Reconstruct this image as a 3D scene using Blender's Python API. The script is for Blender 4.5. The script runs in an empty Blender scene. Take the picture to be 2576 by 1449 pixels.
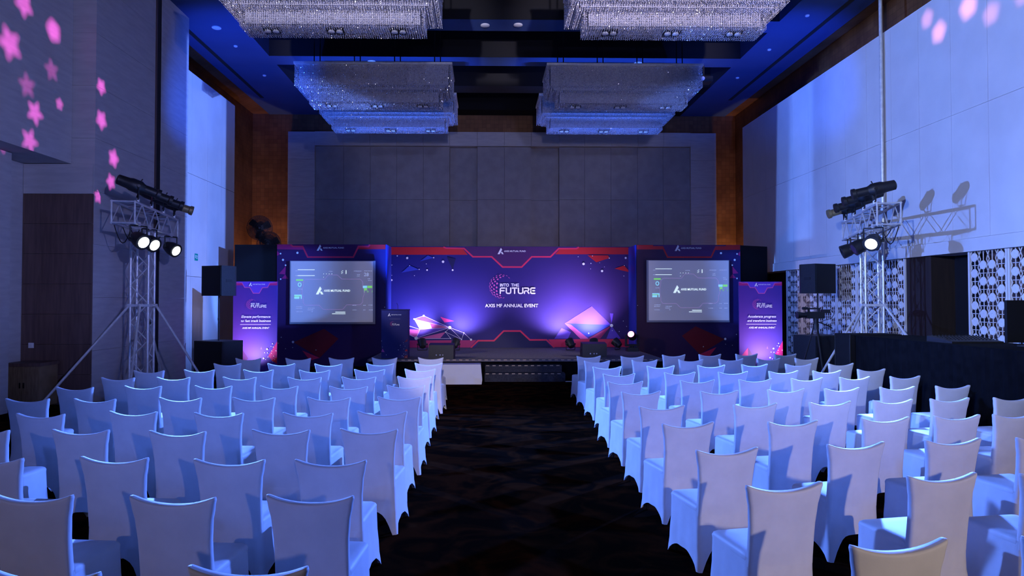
import bpy, math, random
from mathutils import Vector, Matrix, Euler
random.seed(7)
PI = math.pi
sc = bpy.context.scene
COL = sc.collection

# ------------------------------------------------------------------ camera
cam_d = bpy.data.cameras.new('camera')
cam_d.sensor_width = 36.0
cam_d.lens = 36.0 * 1719.0 / 2576.0
cam_d.shift_x = 0.01397
cam_d.shift_y = -0.00214
cam_d.clip_end = 200
cam = bpy.data.objects.new('camera', cam_d)
cam.location = (0, 0, 2.01)
cam.rotation_euler = (math.radians(90 + 1.266), 0, math.radians(-1.0))
COL.objects.link(cam)
sc.camera = cam

# ------------------------------------------------------------------ world, colour management
w = bpy.data.worlds.new('world')
sc.world = w
w.use_nodes = True
w.node_tree.nodes['Background'].inputs[0].default_value = (0.12, 0.2, 1.0, 1)
w.node_tree.nodes['Background'].inputs[1].default_value = 0.004
vs = sc.view_settings
vs.view_transform = 'Standard'
vs.look = 'None'
vs.gamma = 1.0
vs.use_curve_mapping = False
vs.exposure = 0.0
sc.cycles.max_bounces = 4
sc.cycles.diffuse_bounces = 2
sc.cycles.glossy_bounces = 2
sc.cycles.sample_clamp_indirect = 3.0
sc.cycles.adaptive_threshold = 0.04


# ------------------------------------------------------------------ lights of the room
def spot(name, loc, target, energy, color, angle=60, blend=0.5, radius=0.1):
    d = bpy.data.lights.new(name, 'SPOT')
    d.energy = energy
    d.color = color
    d.spot_size = math.radians(angle)
    d.spot_blend = blend
    d.shadow_soft_size = radius
    o = bpy.data.objects.new(name, d)
    o.location = loc
    v = Vector(target) - Vector(loc)
    o.rotation_euler = v.to_track_quat('-Z', 'Y').to_euler()
    COL.objects.link(o)
    return o


def point(name, loc, energy, color, radius=0.1):
    d = bpy.data.lights.new(name, 'POINT')
    d.energy = energy
    d.color = color
    d.shadow_soft_size = radius
    o = bpy.data.objects.new(name, d)
    o.location = loc
    COL.objects.link(o)
    return o


BLUE = (0.10, 0.21, 1.0)
LAV = (0.82, 0.74, 1.0)
# rear lighting stands behind the camera
ow1 = spot('rear_wash_right', (7.2, -7.0, 3.9), (3.9, 3.0, 0.6), 2100, (1.0, 0.80, 0.70), 36, 0.9, 0.12)
ow2 = spot('rear_wash_left', (-6.4, -7.0, 3.9), (-2.6, 3.0, 0.6), 420, (1.0, 0.82, 0.80), 40, 0.9, 0.12)
ob1 = spot('rear_blue_left', (-8.0, -6.0, 5.6), (1.8, 11.5, 0.4), 3000, BLUE, 44, 1.0, 0.15)
ob2 = spot('rear_blue_right', (8.6, -6.0, 5.6), (-0.8, 11.5, 0.4), 3000, BLUE, 44, 1.0, 0.15)
o = spot('chandelier_beam_front_left', (-3.0, -7.0, 3.2), (-2.9, 13.0, 7.75), 22000, (0.82, 0.78, 1.0), 16, 0.5, 0.15)
o2 = spot('chandelier_beam_front_right', (3.6, -7.0, 3.2), (3.75, 13.0, 7.75), 27000, (0.90, 0.80, 1.0), 16, 0.5, 0.15)
spot('chandelier_fill_mid', (0.4, -7.0, 2.6), (0.4, 18.2, 7.9), 3200, (0.8, 0.74, 1.0), 24, 0.6, 0.15)  # extra lamp added to lift the middle chandeliers
spot('rear_wash_back_wall', (3.0, -7.0, 5.2), (2.4, 26.0, 5.4), 3600, (0.36, 0.42, 1.0), 30, 0.8, 0.2)
# tower washes over the audience
spot('tower_wash_left', (-6.35, 13.0, 3.2), (3.2, 6.0, 0.3), 9500, (0.10, 0.24, 1.0), 80, 0.7, 0.12)
spot('tower_wash_right', (7.35, 13.0, 3.2), (-2.6, 4.6, 0.3), 11000, (0.08, 0.20, 1.0), 76, 0.7, 0.12)


def shutter(o, cuts):
    """profile shutters: each cut is (world point on the blade line, world direction of the blade, softness); light stays on the +side given by a keep point"""
    d = o.data
    d.use_nodes = True
    nt = d.node_tree
    em = nt.nodes['Emission']
    tc = nt.nodes.new('ShaderNodeTexCoord')
    R = o.rotation_euler.to_matrix().inverted()
    last = None
    for (p, direction, keep, soft) in cuts:
        v = (Vector(p) - o.location).normalized()
        n = v.cross(Vector(direction)).normalized()
        if n.dot(Vector(keep) - o.location) < 0:
            n = -n
        dt = nt.nodes.new('ShaderNodeVectorMath')
        dt.operation = 'DOT_PRODUCT'
        nt.links.new(tc.outputs['Normal'], dt.inputs[0])
        dt.inputs[1].default_value = R @ n
        mr = nt.nodes.new('ShaderNodeMapRange')
        mr.interpolation_type = 'SMOOTHSTEP'
        mr.inputs[1].default_value = -soft
        mr.inputs[2].default_value = soft
        nt.links.new(dt.outputs['Value'], mr.inputs[0])
        if last is None:
            last = mr.outputs[0]
        else:
            mu = nt.nodes.new('ShaderNodeMath')
            mu.operation = 'MULTIPLY'
            nt.links.new(last, mu.inputs[0])
            nt.links.new(mr.outputs[0], mu.inputs[1])
            last = mu.outputs[0]
    nt.links.new(last, em.inputs['Strength'])


shutter(o, [((-2.9, 12.8, 7.28), (1, 0, 0), (-2.9, 12.8, 8.5), .002)])
for ob in (ob1, ob2):
    shutter(ob, [((0.4, 7.0, 0.5), (1, 0, 0), (0.4, 14.0, 0.5), .12)])
for ob in (ow1, ow2):
    shutter(ob, [((0.4, 11.0, 0.9), (1, 0, 0), (0.4, 3.0, 0.5), .09)])
shutter(o2, [((3.7, 12.8, 7.28), (1, 0, 0), (3.7, 12.8, 8.5), .002)])
# washes thrown across the hall on the side walls, cut by their shutters
o = spot('wall_wash_right', (-6.35, 12.4, 4.35), (9.25, 15.0, 6.0), 8600, (0.13, 0.27, 1.0), 66, 0.7, 0.04)
shutter(o, [((9.25, 21.5, 6.0), (0, -.05, 1), (9.25, 15, 5), .004), ((9.25, 15.0, 9.0), (0, 1, 0), (9.25, 15, 5), .01)])
o = spot('wall_wash_right_pale', (-5.5, -5.0, 5.0), (9.25, 14.0, 6.0), 9500, (0.62, 0.72, 1.0), 40, 0.7, 0.1)
shutter(o, [((9.25, 18.2, 6.0), (0, 0, 1), (9.25, 14, 5), .03)])
o = spot('profile_beam_right', (-6.2, 13.9, 4.35), (9.25, 19.8, 5.8), 6000, (0.12, 0.28, 1.0), 24, 0.6, 0.03)
shutter(o, [((9.25, 20.6, 6.0), (0, -.06, 1), (9.25, 19.8, 5), .012), ((9.25, 19.1, 6.0), (0, -.02, 1), (9.25, 19.8, 5), .012), ((9.25, 19.8, 3.8), (0, 1, 0), (9.25, 19.8, 6), .004)])
o = spot('wall_wash_left', (7.45, 12.6, 4.35), (-8.0, 19.0, 5.4), 17000, (0.13, 0.27, 1.0), 40, 0.7, 0.04)
shutter(o, [((-8.35, 22.0, 6.0), (0, 0, 1), (-8, 18, 5), .004), ((-7.65, 17.5, 6.0), (0, 0, 1), (-8.35, 20, 5), .004), ((-8.35, 18.0, 9.0), (0, 1, 0), (-8.35, 18, 5), .01)])
spot('wall_wash_left_dim', (6.5, -5.0, 4.8), (-7.65, 13.5, 6.2), 4600, (0.46, 0.48, 1.0), 34, 0.7, 0.12)
spot('plinth_fill_beam', (0.4, -7.0, 4.6), (-0.4, 16.6, 0.3), 5200, (1.0, 0.86, 0.92), 9, 0.5, 0.1)  # added lamp that brightens the white plinth
# front light of the stage from the profiles on the towers
spot('stage_front_left', (-6.0, 14.2, 4.2), (1.6, 20.6, 0.9), 750, (1.0, 0.86, 0.85), 30, 0.5, 0.06)
spot('stage_front_right', (7.0, 14.4, 4.2), (0.2, 20.6, 0.9), 750, (1.0, 0.86, 0.85), 30, 0.5, 0.06)
# blue beams clipping the outer edges of the stage set
o = spot('set_beam_left', (6.95, 13.6, 4.3), (-5.7, 21.0, 2.5), 15000, (0.10, 0.28, 1.0), 10, 0.4, 0.04)
shutter(o, [((-5.0, 21.0, 2.6), (.02, 0, 1), (-7, 21.0, 2.6), .03)])
o = spot('set_beam_right', (-5.9, 13.6, 4.3), (7.3, 21.0, 2.5), 15000, (0.10, 0.28, 1.0), 9, 0.4, 0.04)
shutter(o, [((7.15, 21.0, 2.6), (-.02, 0, 1), (8.5, 21.0, 2.6), .02), ((8.0, 21.0, 2.6), (0, 0, 1), (6.0, 21.0, 2.6), .004)])
# blue beams added to colour the ceiling and the rear chandeliers
spot('ceiling_beam_left', (-5.8, 14.0, 4.3), (-6.9, 20.3, 9.3), 3400, (0.02, 0.11, 1.0), 50, 0.9, 0.1)
spot('ceiling_beam_right', (7.2, 14.0, 4.3), (8.1, 20.0, 9.3), 3400, (0.02, 0.11, 1.0), 50, 0.9, 0.1)
spot('chandelier_beam_blue_left', (-2.6, 20.2, 1.0), (-2.9, 21.2, 7.4), 5000, (0.05, 0.18, 1.0), 46, 0.8, 0.1)
spot('chandelier_beam_blue_right', (3.9, 20.2, 1.0), (3.7, 21.2, 7.4), 5000, (0.05, 0.18, 1.0), 46, 0.8, 0.1)
# warm work lights standing on the floor behind the stage flats
o = spot('work_light_left', (-8.3, 24.4, 1.2), (-8.9, 26.7, 5.5), 620, (1.0, 0.55, 0.30), 84, 0.9, 0.12)
shutter(o, [((-7.66, 26.3, 4.0), (0, 0, 1), (-9.0, 26.7, 4.0), .006)])
o = spot('work_light_right', (9.3, 24.4, 1.2), (9.5, 26.7, 5.5), 950, (1.0, 0.58, 0.28), 84, 0.9, 0.12)
shutter(o, [((9.0, 26.3, 4.0), (0, 0, 1), (9.6, 26.7, 4.0), .006)])
point('work_light_centre', (2.0, 24.2, 1.2), 55, (1.0, 0.62, 0.45), 0.2)


def gobo(name, loc, blobs, energy, color, seed=0):
    """Point source behind a cut leaf gobo: emits only along the given directions."""
    d = bpy.data.lights.new(name, 'POINT')
    d.energy = energy
    d.color = color
    d.shadow_soft_size = 0.0
    d.use_nodes = True
    nt = d.node_tree
    em = nt.nodes['Emission']
    tc = nt.nodes.new('ShaderNodeTexCoord')
    rnd = random.Random(seed)
    last = None

    def math_n(op, a, b=None, clamp=False):
        n = nt.nodes.new('ShaderNodeMath')
        n.operation = op
        n.use_clamp = clamp
        for i, v in enumerate((a, b)):
            if v is None:
                continue
            if isinstance(v, (int, float)):
                n.inputs[i].default_value = v
            else:
                nt.links.new(v, n.inputs[i])
        return n.outputs[0]

    def dot(vec):
        n = nt.nodes.new('ShaderNodeVectorMath')
        n.operation = 'DOT_PRODUCT'
        nt.links.new(tc.outputs['Normal'], n.inputs[0])
        n.inputs[1].default_value = vec
        return n.outputs['Value']

    for (p, size, leaf, power) in blobs:
        v = (Vector(p) - Vector(loc))
        dist = v.length
        v.normalize()
        t1 = v.cross(Vector((0, 0, 1))).normalized()
        t2 = t1.cross(v).normalized()
        R = size / dist
        a = dot(t1)
        b = dot(t2)
        f = dot(v)
        r = math_n('SQRT', math_n('ADD', math_n('MULTIPLY', a, a), math_n('MULTIPLY', b, b)))
        th = math_n('ARCTAN2', b, a)
        ph = math_n('ADD', math_n('MULTIPLY', th, 5.0), rnd.uniform(0, 6))
        rad = math_n('MULTIPLY', math_n('ADD', math_n('MULTIPLY', math_n('COSINE', ph), leaf * .5), 1.0), R)
        q = math_n('DIVIDE', r, rad)
        m = math_n('SUBTRACT', 1.5, q)
        m = math_n('MULTIPLY', m, 1.1, True)
        m = math_n('MULTIPLY', m, math_n('GREATER_THAN', f, 0.5))
        m = math_n('MULTIPLY', m, power)
        last = m if last is None else math_n('ADD', last, m)
    nt.links.new(last, em.inputs['Strength'])
    o = bpy.data.objects.new(name, d)
    o.location = loc
    COL.objects.link(o)
    return o


PINK = (1.0, 0.14, 0.80)
gobo('leaf_gobo_left_wall', (6.9, 13.6, 4.3), [
    ((-8.10, 12.01, 7.22), .17, .3, 1), ((-8.10, 12.84, 7.07), .17, .08, 1.2), ((-8.10, 11.68, 6.39), .20, .35, 1),
    ((-8.10, 12.80, 6.31), .14, .4, .35), ((-8.10, 12.13, 5.81), .15, .4, .35), ((-8.10, 12.35, 5.39), .15, .4, .9),
    ((-8.10, 12.22, 4.85), .15, .45, .8), ((-8.10, 13.05, 5.75), .09, .2, .7),
    ((-7.65, 13.64, 6.27), .12, .25, 1), ((-7.65, 13.66, 5.61), .14, .25, 1), ((-7.65, 14.12, 4.94), .14, .25, 1),
    ((-7.65, 14.03, 4.44), .12, .3, .9), ((-7.65, 13.58, 4.07), .10, .3, .8)], 15000, PINK, 3)
gobo('leaf_gobo_right_wall', (-6.2, 13.4, 4.3), [
    ((9.25, 12.82, 7.66), .2, .1, 1), ((9.25, 12.24, 7.27), .17, .1, .5), ((9.25, 14.04, 7.92), .16, .1, .55),
    ((9.25, 13.68, 7.50), .18, .1, .9), ((9.25, 11.5, 7.30), .16, .1, .4)], 15000, (1.0, 0.35, 0.62), 5)


# ------------------------------------------------------------------ helpers
def P(name, col, rough=0.6, metal=0.0, emit=None, estr=0.0, spec=0.5, sheen=0.0):
    m = bpy.data.materials.new(name)
    m.use_nodes = True
    b = m.node_tree.nodes['Principled BSDF']
    b.inputs['Base Color'].default_value = (*col, 1)
    b.inputs['Roughness'].default_value = rough
    b.inputs['Metallic'].default_value = metal
    b.inputs['Specular IOR Level'].default_value = spec
    if sheen:
        b.inputs['Sheen Weight'].default_value = sheen
    if emit:
        b.inputs['Emission Color'].default_value = (*emit, 1)
        b.inputs['Emission Strength'].default_value = estr
    return m


def noisy(m, c1, c2, scale=4.0, detail=4.0, bump=0.0, bscale=80.0, stretch=None, lo=.35, hi=.65):
    nt = m.node_tree
    b = nt.nodes['Principled BSDF']
    tc = nt.nodes.new('ShaderNodeTexCoord')
    mp = nt.nodes.new('ShaderNodeMapping')
    nt.links.new(tc.outputs['Object'], mp.inputs['Vector'])
    if stretch:
        mp.inputs['Scale'].default_value = stretch
    n = nt.nodes.new('ShaderNodeTexNoise')
    n.inputs['Scale'].default_value = scale
    n.inputs['Detail'].default_value = detail
    nt.links.new(mp.outputs['Vector'], n.inputs['Vector'])
    r = nt.nodes.new('ShaderNodeValToRGB')
    r.color_ramp.elements[0].position = lo
    r.color_ramp.elements[1].position = hi
    r.color_ramp.elements[0].color = (*c1, 1)
    r.color_ramp.elements[1].color = (*c2, 1)
    nt.links.new(n.outputs['Fac'], r.inputs['Fac'])
    nt.links.new(r.outputs['Color'], b.inputs['Base Color'])
    if bump:
        n2 = nt.nodes.new('ShaderNodeTexNoise')
        n2.inputs['Scale'].default_value = bscale
        nt.links.new(tc.outputs['Object'], n2.inputs['Vector'])
        bp = nt.nodes.new('ShaderNodeBump')
        bp.inputs['Strength'].default_value = bump
        bp.inputs['Distance'].default_value = 0.01
        nt.links.new(n2.outputs['Fac'], bp.inputs['Height'])
        nt.links.new(bp.outputs['Normal'], b.inputs['Normal'])
    return m


class MB:
    """Collects polygons of one part; build() links them as one mesh object."""

    def __init__(s):
        s.v = []
        s.f = []
        s.m = []

    def add(s, vs, fs, mi=0):
        o = len(s.v)
        s.v += [tuple(p) for p in vs]
        s.f += [tuple(i + o for i in f) for f in fs]
        s.m += [mi] * len(fs)
        return s

    def box(s, x0, y0, z0, x1, y1, z1, mi=0):
        vs = [(x0, y0, z0), (x1, y0, z0), (x1, y1, z0), (x0, y1, z0), (x0, y0, z1), (x1, y0, z1), (x1, y1, z1), (x0, y1, z1)]
        return s.add(vs, [(0, 3, 2, 1), (4, 5, 6, 7), (0, 1, 5, 4), (1, 2, 6, 5), (2, 3, 7, 6), (3, 0, 4, 7)], mi)

    def xbox(s, M, sx, sy, sz, mi=0):
        vs = [M @ Vector((a * sx / 2, b * sy / 2, c * sz / 2)) for c in (-1, 1) for a, b in ((-1, -1), (1, -1), (1, 1), (-1, 1))]
        return s.add(vs, [(0, 3, 2, 1), (4, 5, 6, 7), (0, 1, 5, 4), (1, 2, 6, 5), (2, 3, 7, 6), (3, 0, 4, 7)], mi)

    def tube(s, p0, p1, r0, r1=None, n=8, mi=0, caps=True):
        p0 = Vector(p0)
        p1 = Vector(p1)
        r1 = r0 if r1 is None else r1
        d = (p1 - p0)
        if d.length < 1e-6:
            return s
        d.normalize()
        a = d.orthogonal().normalized()
        b = d.cross(a)
        vs = []
        for p, r in ((p0, r0), (p1, r1)):
            for i in range(n):
                t = 2 * PI * i / n
                vs.append(p + (a * math.cos(t) + b * math.sin(t)) * r)
        fs = [(i, (i + 1) % n, n + (i + 1) % n, n + i) for i in range(n)]
        if caps:
            fs += [tuple(range(n - 1, -1, -1)), tuple(range(n, 2 * n))]
        return s.add(vs, fs, mi)

    def path(s, pts, r, n=6, mi=0):
        for a, b in zip(pts[:-1], pts[1:]):
            s.tube(a, b, r, r, n, mi)
        return s

    def lathe(s, p, axis, prof, n=20, mi=0):
        """prof = [(distance along axis, radius)]"""
        p = Vector(p)
        d = Vector(axis).normalized()
        a = d.orthogonal().normalized()
        b = d.cross(a)
        vs = []
        for (h, r) in prof:
            for i in range(n):
                t = 2 * PI * i / n
                vs.append(p + d * h + (a * math.cos(t) + b * math.sin(t)) * max(r, 1e-4))
        fs = []
        for k in range(len(prof) - 1):
            for i in range(n):
                fs.append((k * n + i, k * n + (i + 1) % n, (k + 1) * n + (i + 1) % n, (k + 1) * n + i))
        fs.append(tuple(range(n - 1, -1, -1)))
        fs.append(tuple(range((len(prof) - 1) * n, len(prof) * n)))
        return s.add(vs, fs, mi)

    def prism(s, poly, y0, y1, mi=0):
        """polygon in x-z extruded along y"""
        n = len(poly)
        vs = [(x, y0, z) for x, z in poly] + [(x, y1, z) for x, z in poly]
        fs = [tuple(range(n)), tuple(range(2 * n - 1, n - 1, -1))]
        fs += [(i, n + i, n + (i + 1) % n, (i + 1) % n) for i in range(n)]
        return s.add(vs, fs, mi)

    def hprism(s, poly, z0, z1, mi=0):
        """polygon in x-y extruded along z"""
        n = len(poly)
        vs = [(x, y, z0) for x, y in poly] + [(x, y, z1) for x, y in poly]
        fs = [tuple(range(n - 1, -1, -1)), tuple(range(n, 2 * n))]
        fs += [(i, (i + 1) % n, n + (i + 1) % n, n + i) for i in range(n)]
        return s.add(vs, fs, mi)

    def mesh(s, name, mats, smooth=False):
        me = bpy.data.meshes.new(name)
        me.from_pydata(s.v, [], s.f)
        mats = mats if isinstance(mats, (list, tuple)) else [mats]
        for m in mats:
            me.materials.append(m)
        if len(mats) > 1:
            me.polygons.foreach_set('material_index', s.m)
        if smooth:
            me.polygons.foreach_set('use_smooth', [True] * len(me.polygons))
            if smooth != 'full':
                try:
                    me.set_sharp_from_angle(angle=math.radians(38))
                except Exception:
                    pass
        me.update()
        return me

    def build(s, name, mats, parent=None, smooth=False, loc=None):
        return place(name, s.mesh(name, mats, smooth), parent, loc)


def place(name, me, parent=None, loc=None, rot=None):
    o = bpy.data.objects.new(name, me)
    COL.objects.link(o)
    if parent:
        o.parent = parent
    if loc:
        o.location = loc
    if rot:
        o.rotation_euler = rot
    return o


def thing(name, label, cat, loc=(0, 0, 0), rz=0.0, group=None):
    o = bpy.data.objects.new(name, None)
    o.empty_display_size = 0.2
    COL.objects.link(o)
    o.location = loc
    o.rotation_euler = (0, 0, rz)
    o['label'] = label
    o['category'] = cat
    if group:
        o['group'] = group
    return o


def tag(o, label, cat, group=None):
    o['label'] = label
    o['category'] = cat
    if group:
        o['group'] = group
    return o


def struct(o, label=None):
    o['kind'] = 'structure'
    if label:
        o['label'] = label
    return o


def copy_tree(o, parent=None):
    c = o.copy()
    COL.objects.link(c)
    c.parent = parent
    for ch in list(o.children):
        copy_tree(ch, c)
    return c


def text_part(name, body, mat, parent, x, y, z, width=None, size=0.3, shear=0.0, bold=0.0, align='CENTER'):
    """flat lettering standing in the x-z plane, readable from -y"""
    cu = bpy.data.curves.new(name, 'FONT')
    cu.body = body
    cu.size = size
    cu.shear = shear
    cu.offset = bold
    cu.align_x = align
    cu.resolution_u = 3
    tmp = bpy.data.objects.new(name, cu)
    COL.objects.link(tmp)
    dg = bpy.context.evaluated_depsgraph_get()
    me = bpy.data.meshes.new_from_object(tmp.evaluated_get(dg))
    bpy.data.objects.remove(tmp)
    bpy.data.curves.remove(cu)
    xs = [v.co.x for v in me.vertices]
    k = (width / (max(xs) - min(xs))) if width else 1.0
    for v in me.vertices:
        v.co = (v.co.x * k, 0.0, v.co.y * k)
    me.materials.clear()
    me.materials.append(mat)
    return place(name, me, parent, (x, y, z))


# ------------------------------------------------------------------ materials
M = {}
M['stone'] = noisy(P('pale_stone', (.5, .48, .5), .55), (.43, .41, .43), (.50, .48, .49), 2.2, 5, .05, 60, (1, 1, 6))
M['white_panel'] = noisy(P('white_wall_panel', (.66, .65, .66), .6), (.62, .61, .62), (.68, .67, .68), 1.2, 3, .04, 200)
M['fabric_panel'] = noisy(P('grey_fabric_panel', (.3, .28, .29), .9), (.27, .25, .26), (.32, .30, .31), 3, 4, .1, 240)
M['dark_wood'] = noisy(P('dark_wood', (.09, .05, .04), .5), (.085, .05, .045), (.14, .08, .065), 3, 6, 0, 0, (6, 6, .5))
M['shaded_door'] = noisy(P('shaded_door', (.018, .012, .01), .6), (.014, .009, .008), (.024, .015, .012), 3, 5, 0, 0, (6, 6, .5))  # door brown darkened to stand for the shade under the header
M['gap'] = P('dark_gap', (.01, .01, .012), .9)
M['ceil'] = noisy(P('ceiling_paint', (.025, .06, .19), .8), (.022, .055, .18), (.028, .065, .2), .8, 3)
M['black'] = P('matt_black', (.006, .006, .008), .8, spec=.2)
M['black_pl'] = noisy(P('black_plastic', (.012, .012, .014), .45), (.010, .010, .012), (.016, .016, .018), 30, 2, .1, 300)
M['drape'] = noisy(P('black_drape', (.006, .006, .008), .95, spec=.1), (.002, .002, .003), (.0045, .0045, .006), 8, 3)
M['grille'] = P('speaker_grille', (.02, .02, .022), .6, .4)
M['alu'] = noisy(P('aluminium', (.62, .63, .66), .32, .35), (.66, .67, .70), (.8, .81, .84), 14, 3)
M['chrome'] = P('steel', (.6, .6, .62), .25, 1.0)
M['cover'] = noisy(P('white_stretch_cover', (.8, .8, .82), .55, sheen=.25), (.76, .76, .78), (.83, .83, .85), 6, 3, .06, 260)
M['leg'] = P('dark_leg', (.02, .02, .022), .4, .6)
M['white_box'] = noisy(P('white_laminate', (.8, .8, .8), .4), (.77, .77, .78), (.82, .82, .83), 2, 2)
M['stage_carpet'] = noisy(P('grey_stage_carpet', (.16, .15, .17), .95, spec=.1), (.13, .12, .14), (.19, .18, .2), 25, 5, .3, 200)
M['step_carpet'] = noisy(P('dark_step_carpet', (.05, .05, .06), .95, spec=.1), (.04, .04, .05), (.06, .06, .07), 25, 5, .3, 200)
M['tape'] = P('edge_tape', (.75, .55, .35), .6)
M['rope'] = P('white_cable', (.8, .76, .7), .6)
M['lens_white'] = P('lit_lens', (.9, .9, 1), .3, emit=(.85, .92, 1.0), estr=7)
M['lens_blue'] = P('lit_lens_blue', (.7, .8, 1), .3, emit=(.55, .75, 1.0), estr=4)
M['lens_pink'] = P('lit_lens_pink', (1, .5, .8), .3, emit=(1.0, .22, .62), estr=5)
M['lens_off'] = P('glass_lens', (.05, .05, .07), .08, .2)
M['barrel_lit_tint'] = P('warm_lit_barrel', (.45, .36, .18), .35, .7)  # barrel with the warm light on it put into its colour
M['downlight'] = P('downlight_trim', (.75, .75, .78), .4)
M['blue_led'] = P('blue_led', (.1, .3, 1), .4, emit=(.3, .5, 1), estr=4)
M['green_sign'] = P('green_sign', (.0, .35, .25), .4)
M['sign_white'] = P('sign_white', (.8, .85, .85), .4)
M['lattice'] = P('white_lattice', (.68, .68, .7), .5)
M['cabinet'] = noisy(P('tan_wood', (.2, .13, .07), .5), (.16, .1, .05), (.24, .16, .09), 4, 5, 0, 0, (8, 1, 1))
M['switch'] = P('switch_plate', (.7, .7, .72), .4)
M['cable'] = P('black_cable', (.01, .01, .012), .6)

# carpet of the hall: dark brown with a vague scrolled figure
m = P('hall_carpet', (.012, .007, .007), 1.0, spec=.0)
nt = m.node_tree
b = nt.nodes['Principled BSDF']
tc = nt.nodes.new('ShaderNodeTexCoord')
n1 = nt.nodes.new('ShaderNodeTexNoise')
n1.inputs['Scale'].default_value = 1.6
n1.inputs['Detail'].default_value = 5
n1.inputs['Distortion'].default_value = 2.2
nt.links.new(tc.outputs['Object'], n1.inputs['Vector'])
r = nt.nodes.new('ShaderNodeValToRGB')
r.color_ramp.elements[0].position = .42
r.color_ramp.elements[0].color = (.006, .004, .003, 1)
r.color_ramp.elements[1].position = .62
r.color_ramp.elements[1].color = (.03, .010, .004, 1)
nt.links.new(n1.outputs['Fac'], r.inputs['Fac'])
nt.links.new(r.outputs['Color'], b.inputs['Base Color'])
M['carpet'] = m

# bronze leaf wall covering in small squares
m = P('bronze_leaf', (.2, .09, .04), .42, .3)
nt = m.node_tree
b = nt.nodes['Principled BSDF']
tc = nt.nodes.new('ShaderNodeTexCoord')
sp = nt.nodes.new('ShaderNodeSeparateXYZ')
cb = nt.nodes.new('ShaderNodeCombineXYZ')
ad = nt.nodes.new('ShaderNodeMath')
nt.links.new(tc.outputs['Object'], sp.inputs[0])
nt.links.new(sp.outputs[0], ad.inputs[0])
nt.links.new(sp.outputs[1], ad.inputs[1])
nt.links.new(ad.outputs[0], cb.inputs[0])
nt.links.new(sp.outputs[2], cb.inputs[1])
br = nt.nodes.new('ShaderNodeTexBrick')
br.offset = 0.0
br.inputs['Scale'].default_value = 1.0
br.inputs['Brick Width'].default_value = .16
br.inputs['Row Height'].default_value = .16
br.inputs['Mortar Size'].default_value = .003
br.inputs['Color1'].default_value = (.20, .085, .036, 1)
br.inputs['Color2'].default_value = (.26, .12, .05, 1)
br.inputs['Mortar'].default_value = (.08, .035, .016, 1)
nt.links.new(cb.outputs[0], br.inputs['Vector'])
n1 = nt.nodes.new('ShaderNodeTexNoise')
n1.inputs['Scale'].default_value = 1.1
n1.inputs['Detail'].default_value = 4
nt.links.new(tc.outputs['Object'], n1.inputs['Vector'])
mx = nt.nodes.new('ShaderNodeMix')
mx.data_type = 'RGBA'
mx.blend_type = 'MULTIPLY'
mx.inputs[0].default_value = .7
rr = nt.nodes.new('ShaderNodeValToRGB')
rr.color_ramp.elements[0].position = .35
rr.color_ramp.elements[0].color = (.4, .35, .33, 1)
rr.color_ramp.elements[1].position = .65
nt.links.new(n1.outputs['Fac'], rr.inputs['Fac'])
nt.links.new(br.outputs['Color'], mx.inputs[6])
nt.links.new(rr.outputs['Color'], mx.inputs[7])
nt.links.new(mx.outputs[2], b.inputs['Base Color'])
M['bronze'] = m

# crystal beads: bright, glossy, with warm and cool glints painted into their colour
m = P('crystal_beads', (.7, .7, .76), .12, .25)
nt = m.node_tree
b = nt.nodes['Principled BSDF']
tc = nt.nodes.new('ShaderNodeTexCoord')
wn = nt.nodes.new('ShaderNodeTexNoise')
wn.inputs['Scale'].default_value = 37
nt.links.new(tc.outputs['Object'], wn.inputs['Vector'])
r = nt.nodes.new('ShaderNodeValToRGB')
r.color_ramp.elements[0].position = .30
r.color_ramp.elements[0].color = (.26, .26, .34, 1)
r.color_ramp.elements[1].position = .60
r.color_ramp.elements[1].color = (.62, .60, .70, 1)
e = r.color_ramp.elements.new(.70)
e.color = (.95, .75, .35, 1)
nt.links.new(wn.outputs['Fac'], r.inputs['Fac'])
nt.links.new(r.outputs['Color'], b.inputs['Base Color'])
M['crystal'] = m
M['glint'] = P('polished_crystal', (1.0, .93, .82), .16, 1.0)
M['core'] = noisy(P('frosted_core', (.3, .3, .35), .7), (.24, .24, .3), (.34, .34, .4), 20, 4)

# printed vinyl colours
def vinyl(n, c, rough=.5):
    return P('print_' + n, c, rough, spec=.3)


V_NAMES = ['red', 'crimson', 'magenta', 'plum', 'navy', 'pink', 'white', 'violet', 'blue', 'darkred', 'grey', 'pale']
V_COL = [(.55, .015, .02), (.75, .03, .10), (.45, .02, .16), (.07, .012, .10), (.012, .010, .07), (.62, .10, .36), (.9, .9, .9), (.14, .06, .55), (.03, .05, .42), (.20, .012, .02), (.3, .3, .35), (.75, .62, .9)]
VM = [vinyl(n, c) for n, c in zip(V_NAMES, V_COL)]
VI = {n: i for i, n in enumerate(V_NAMES)}
M['letter'] = P('white_lettering', (.9, .9, .9), .5, spec=.2)


def bg_vinyl(name, left, right, x0, x1):
    """printed backdrop sheet whose ink runs from one hue to another across its width"""
    m = P(name, left, .55, spec=.25)
    nt = m.node_tree
    b = nt.nodes['Principled BSDF']
    tc = nt.nodes.new('ShaderNodeTexCoord')
    sp = nt.nodes.new('ShaderNodeSeparateXYZ')
    nt.links.new(tc.outputs['Object'], sp.inputs[0])
    mr = nt.nodes.new('ShaderNodeMapRange')
    mr.inputs[1].default_value = x0
    mr.inputs[2].default_value = x1
    nt.links.new(sp.outputs[0], mr.inputs[0])
    r = nt.nodes.new('ShaderNodeValToRGB')
    r.color_ramp.elements[0].color = (*left, 1)
    r.color_ramp.elements[1].color = (*right, 1)
    nt.links.new(mr.outputs[0], r.inputs['Fac'])
    nt.links.new(r.outputs['Color'], b.inputs['Base Color'])
    return m


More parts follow.
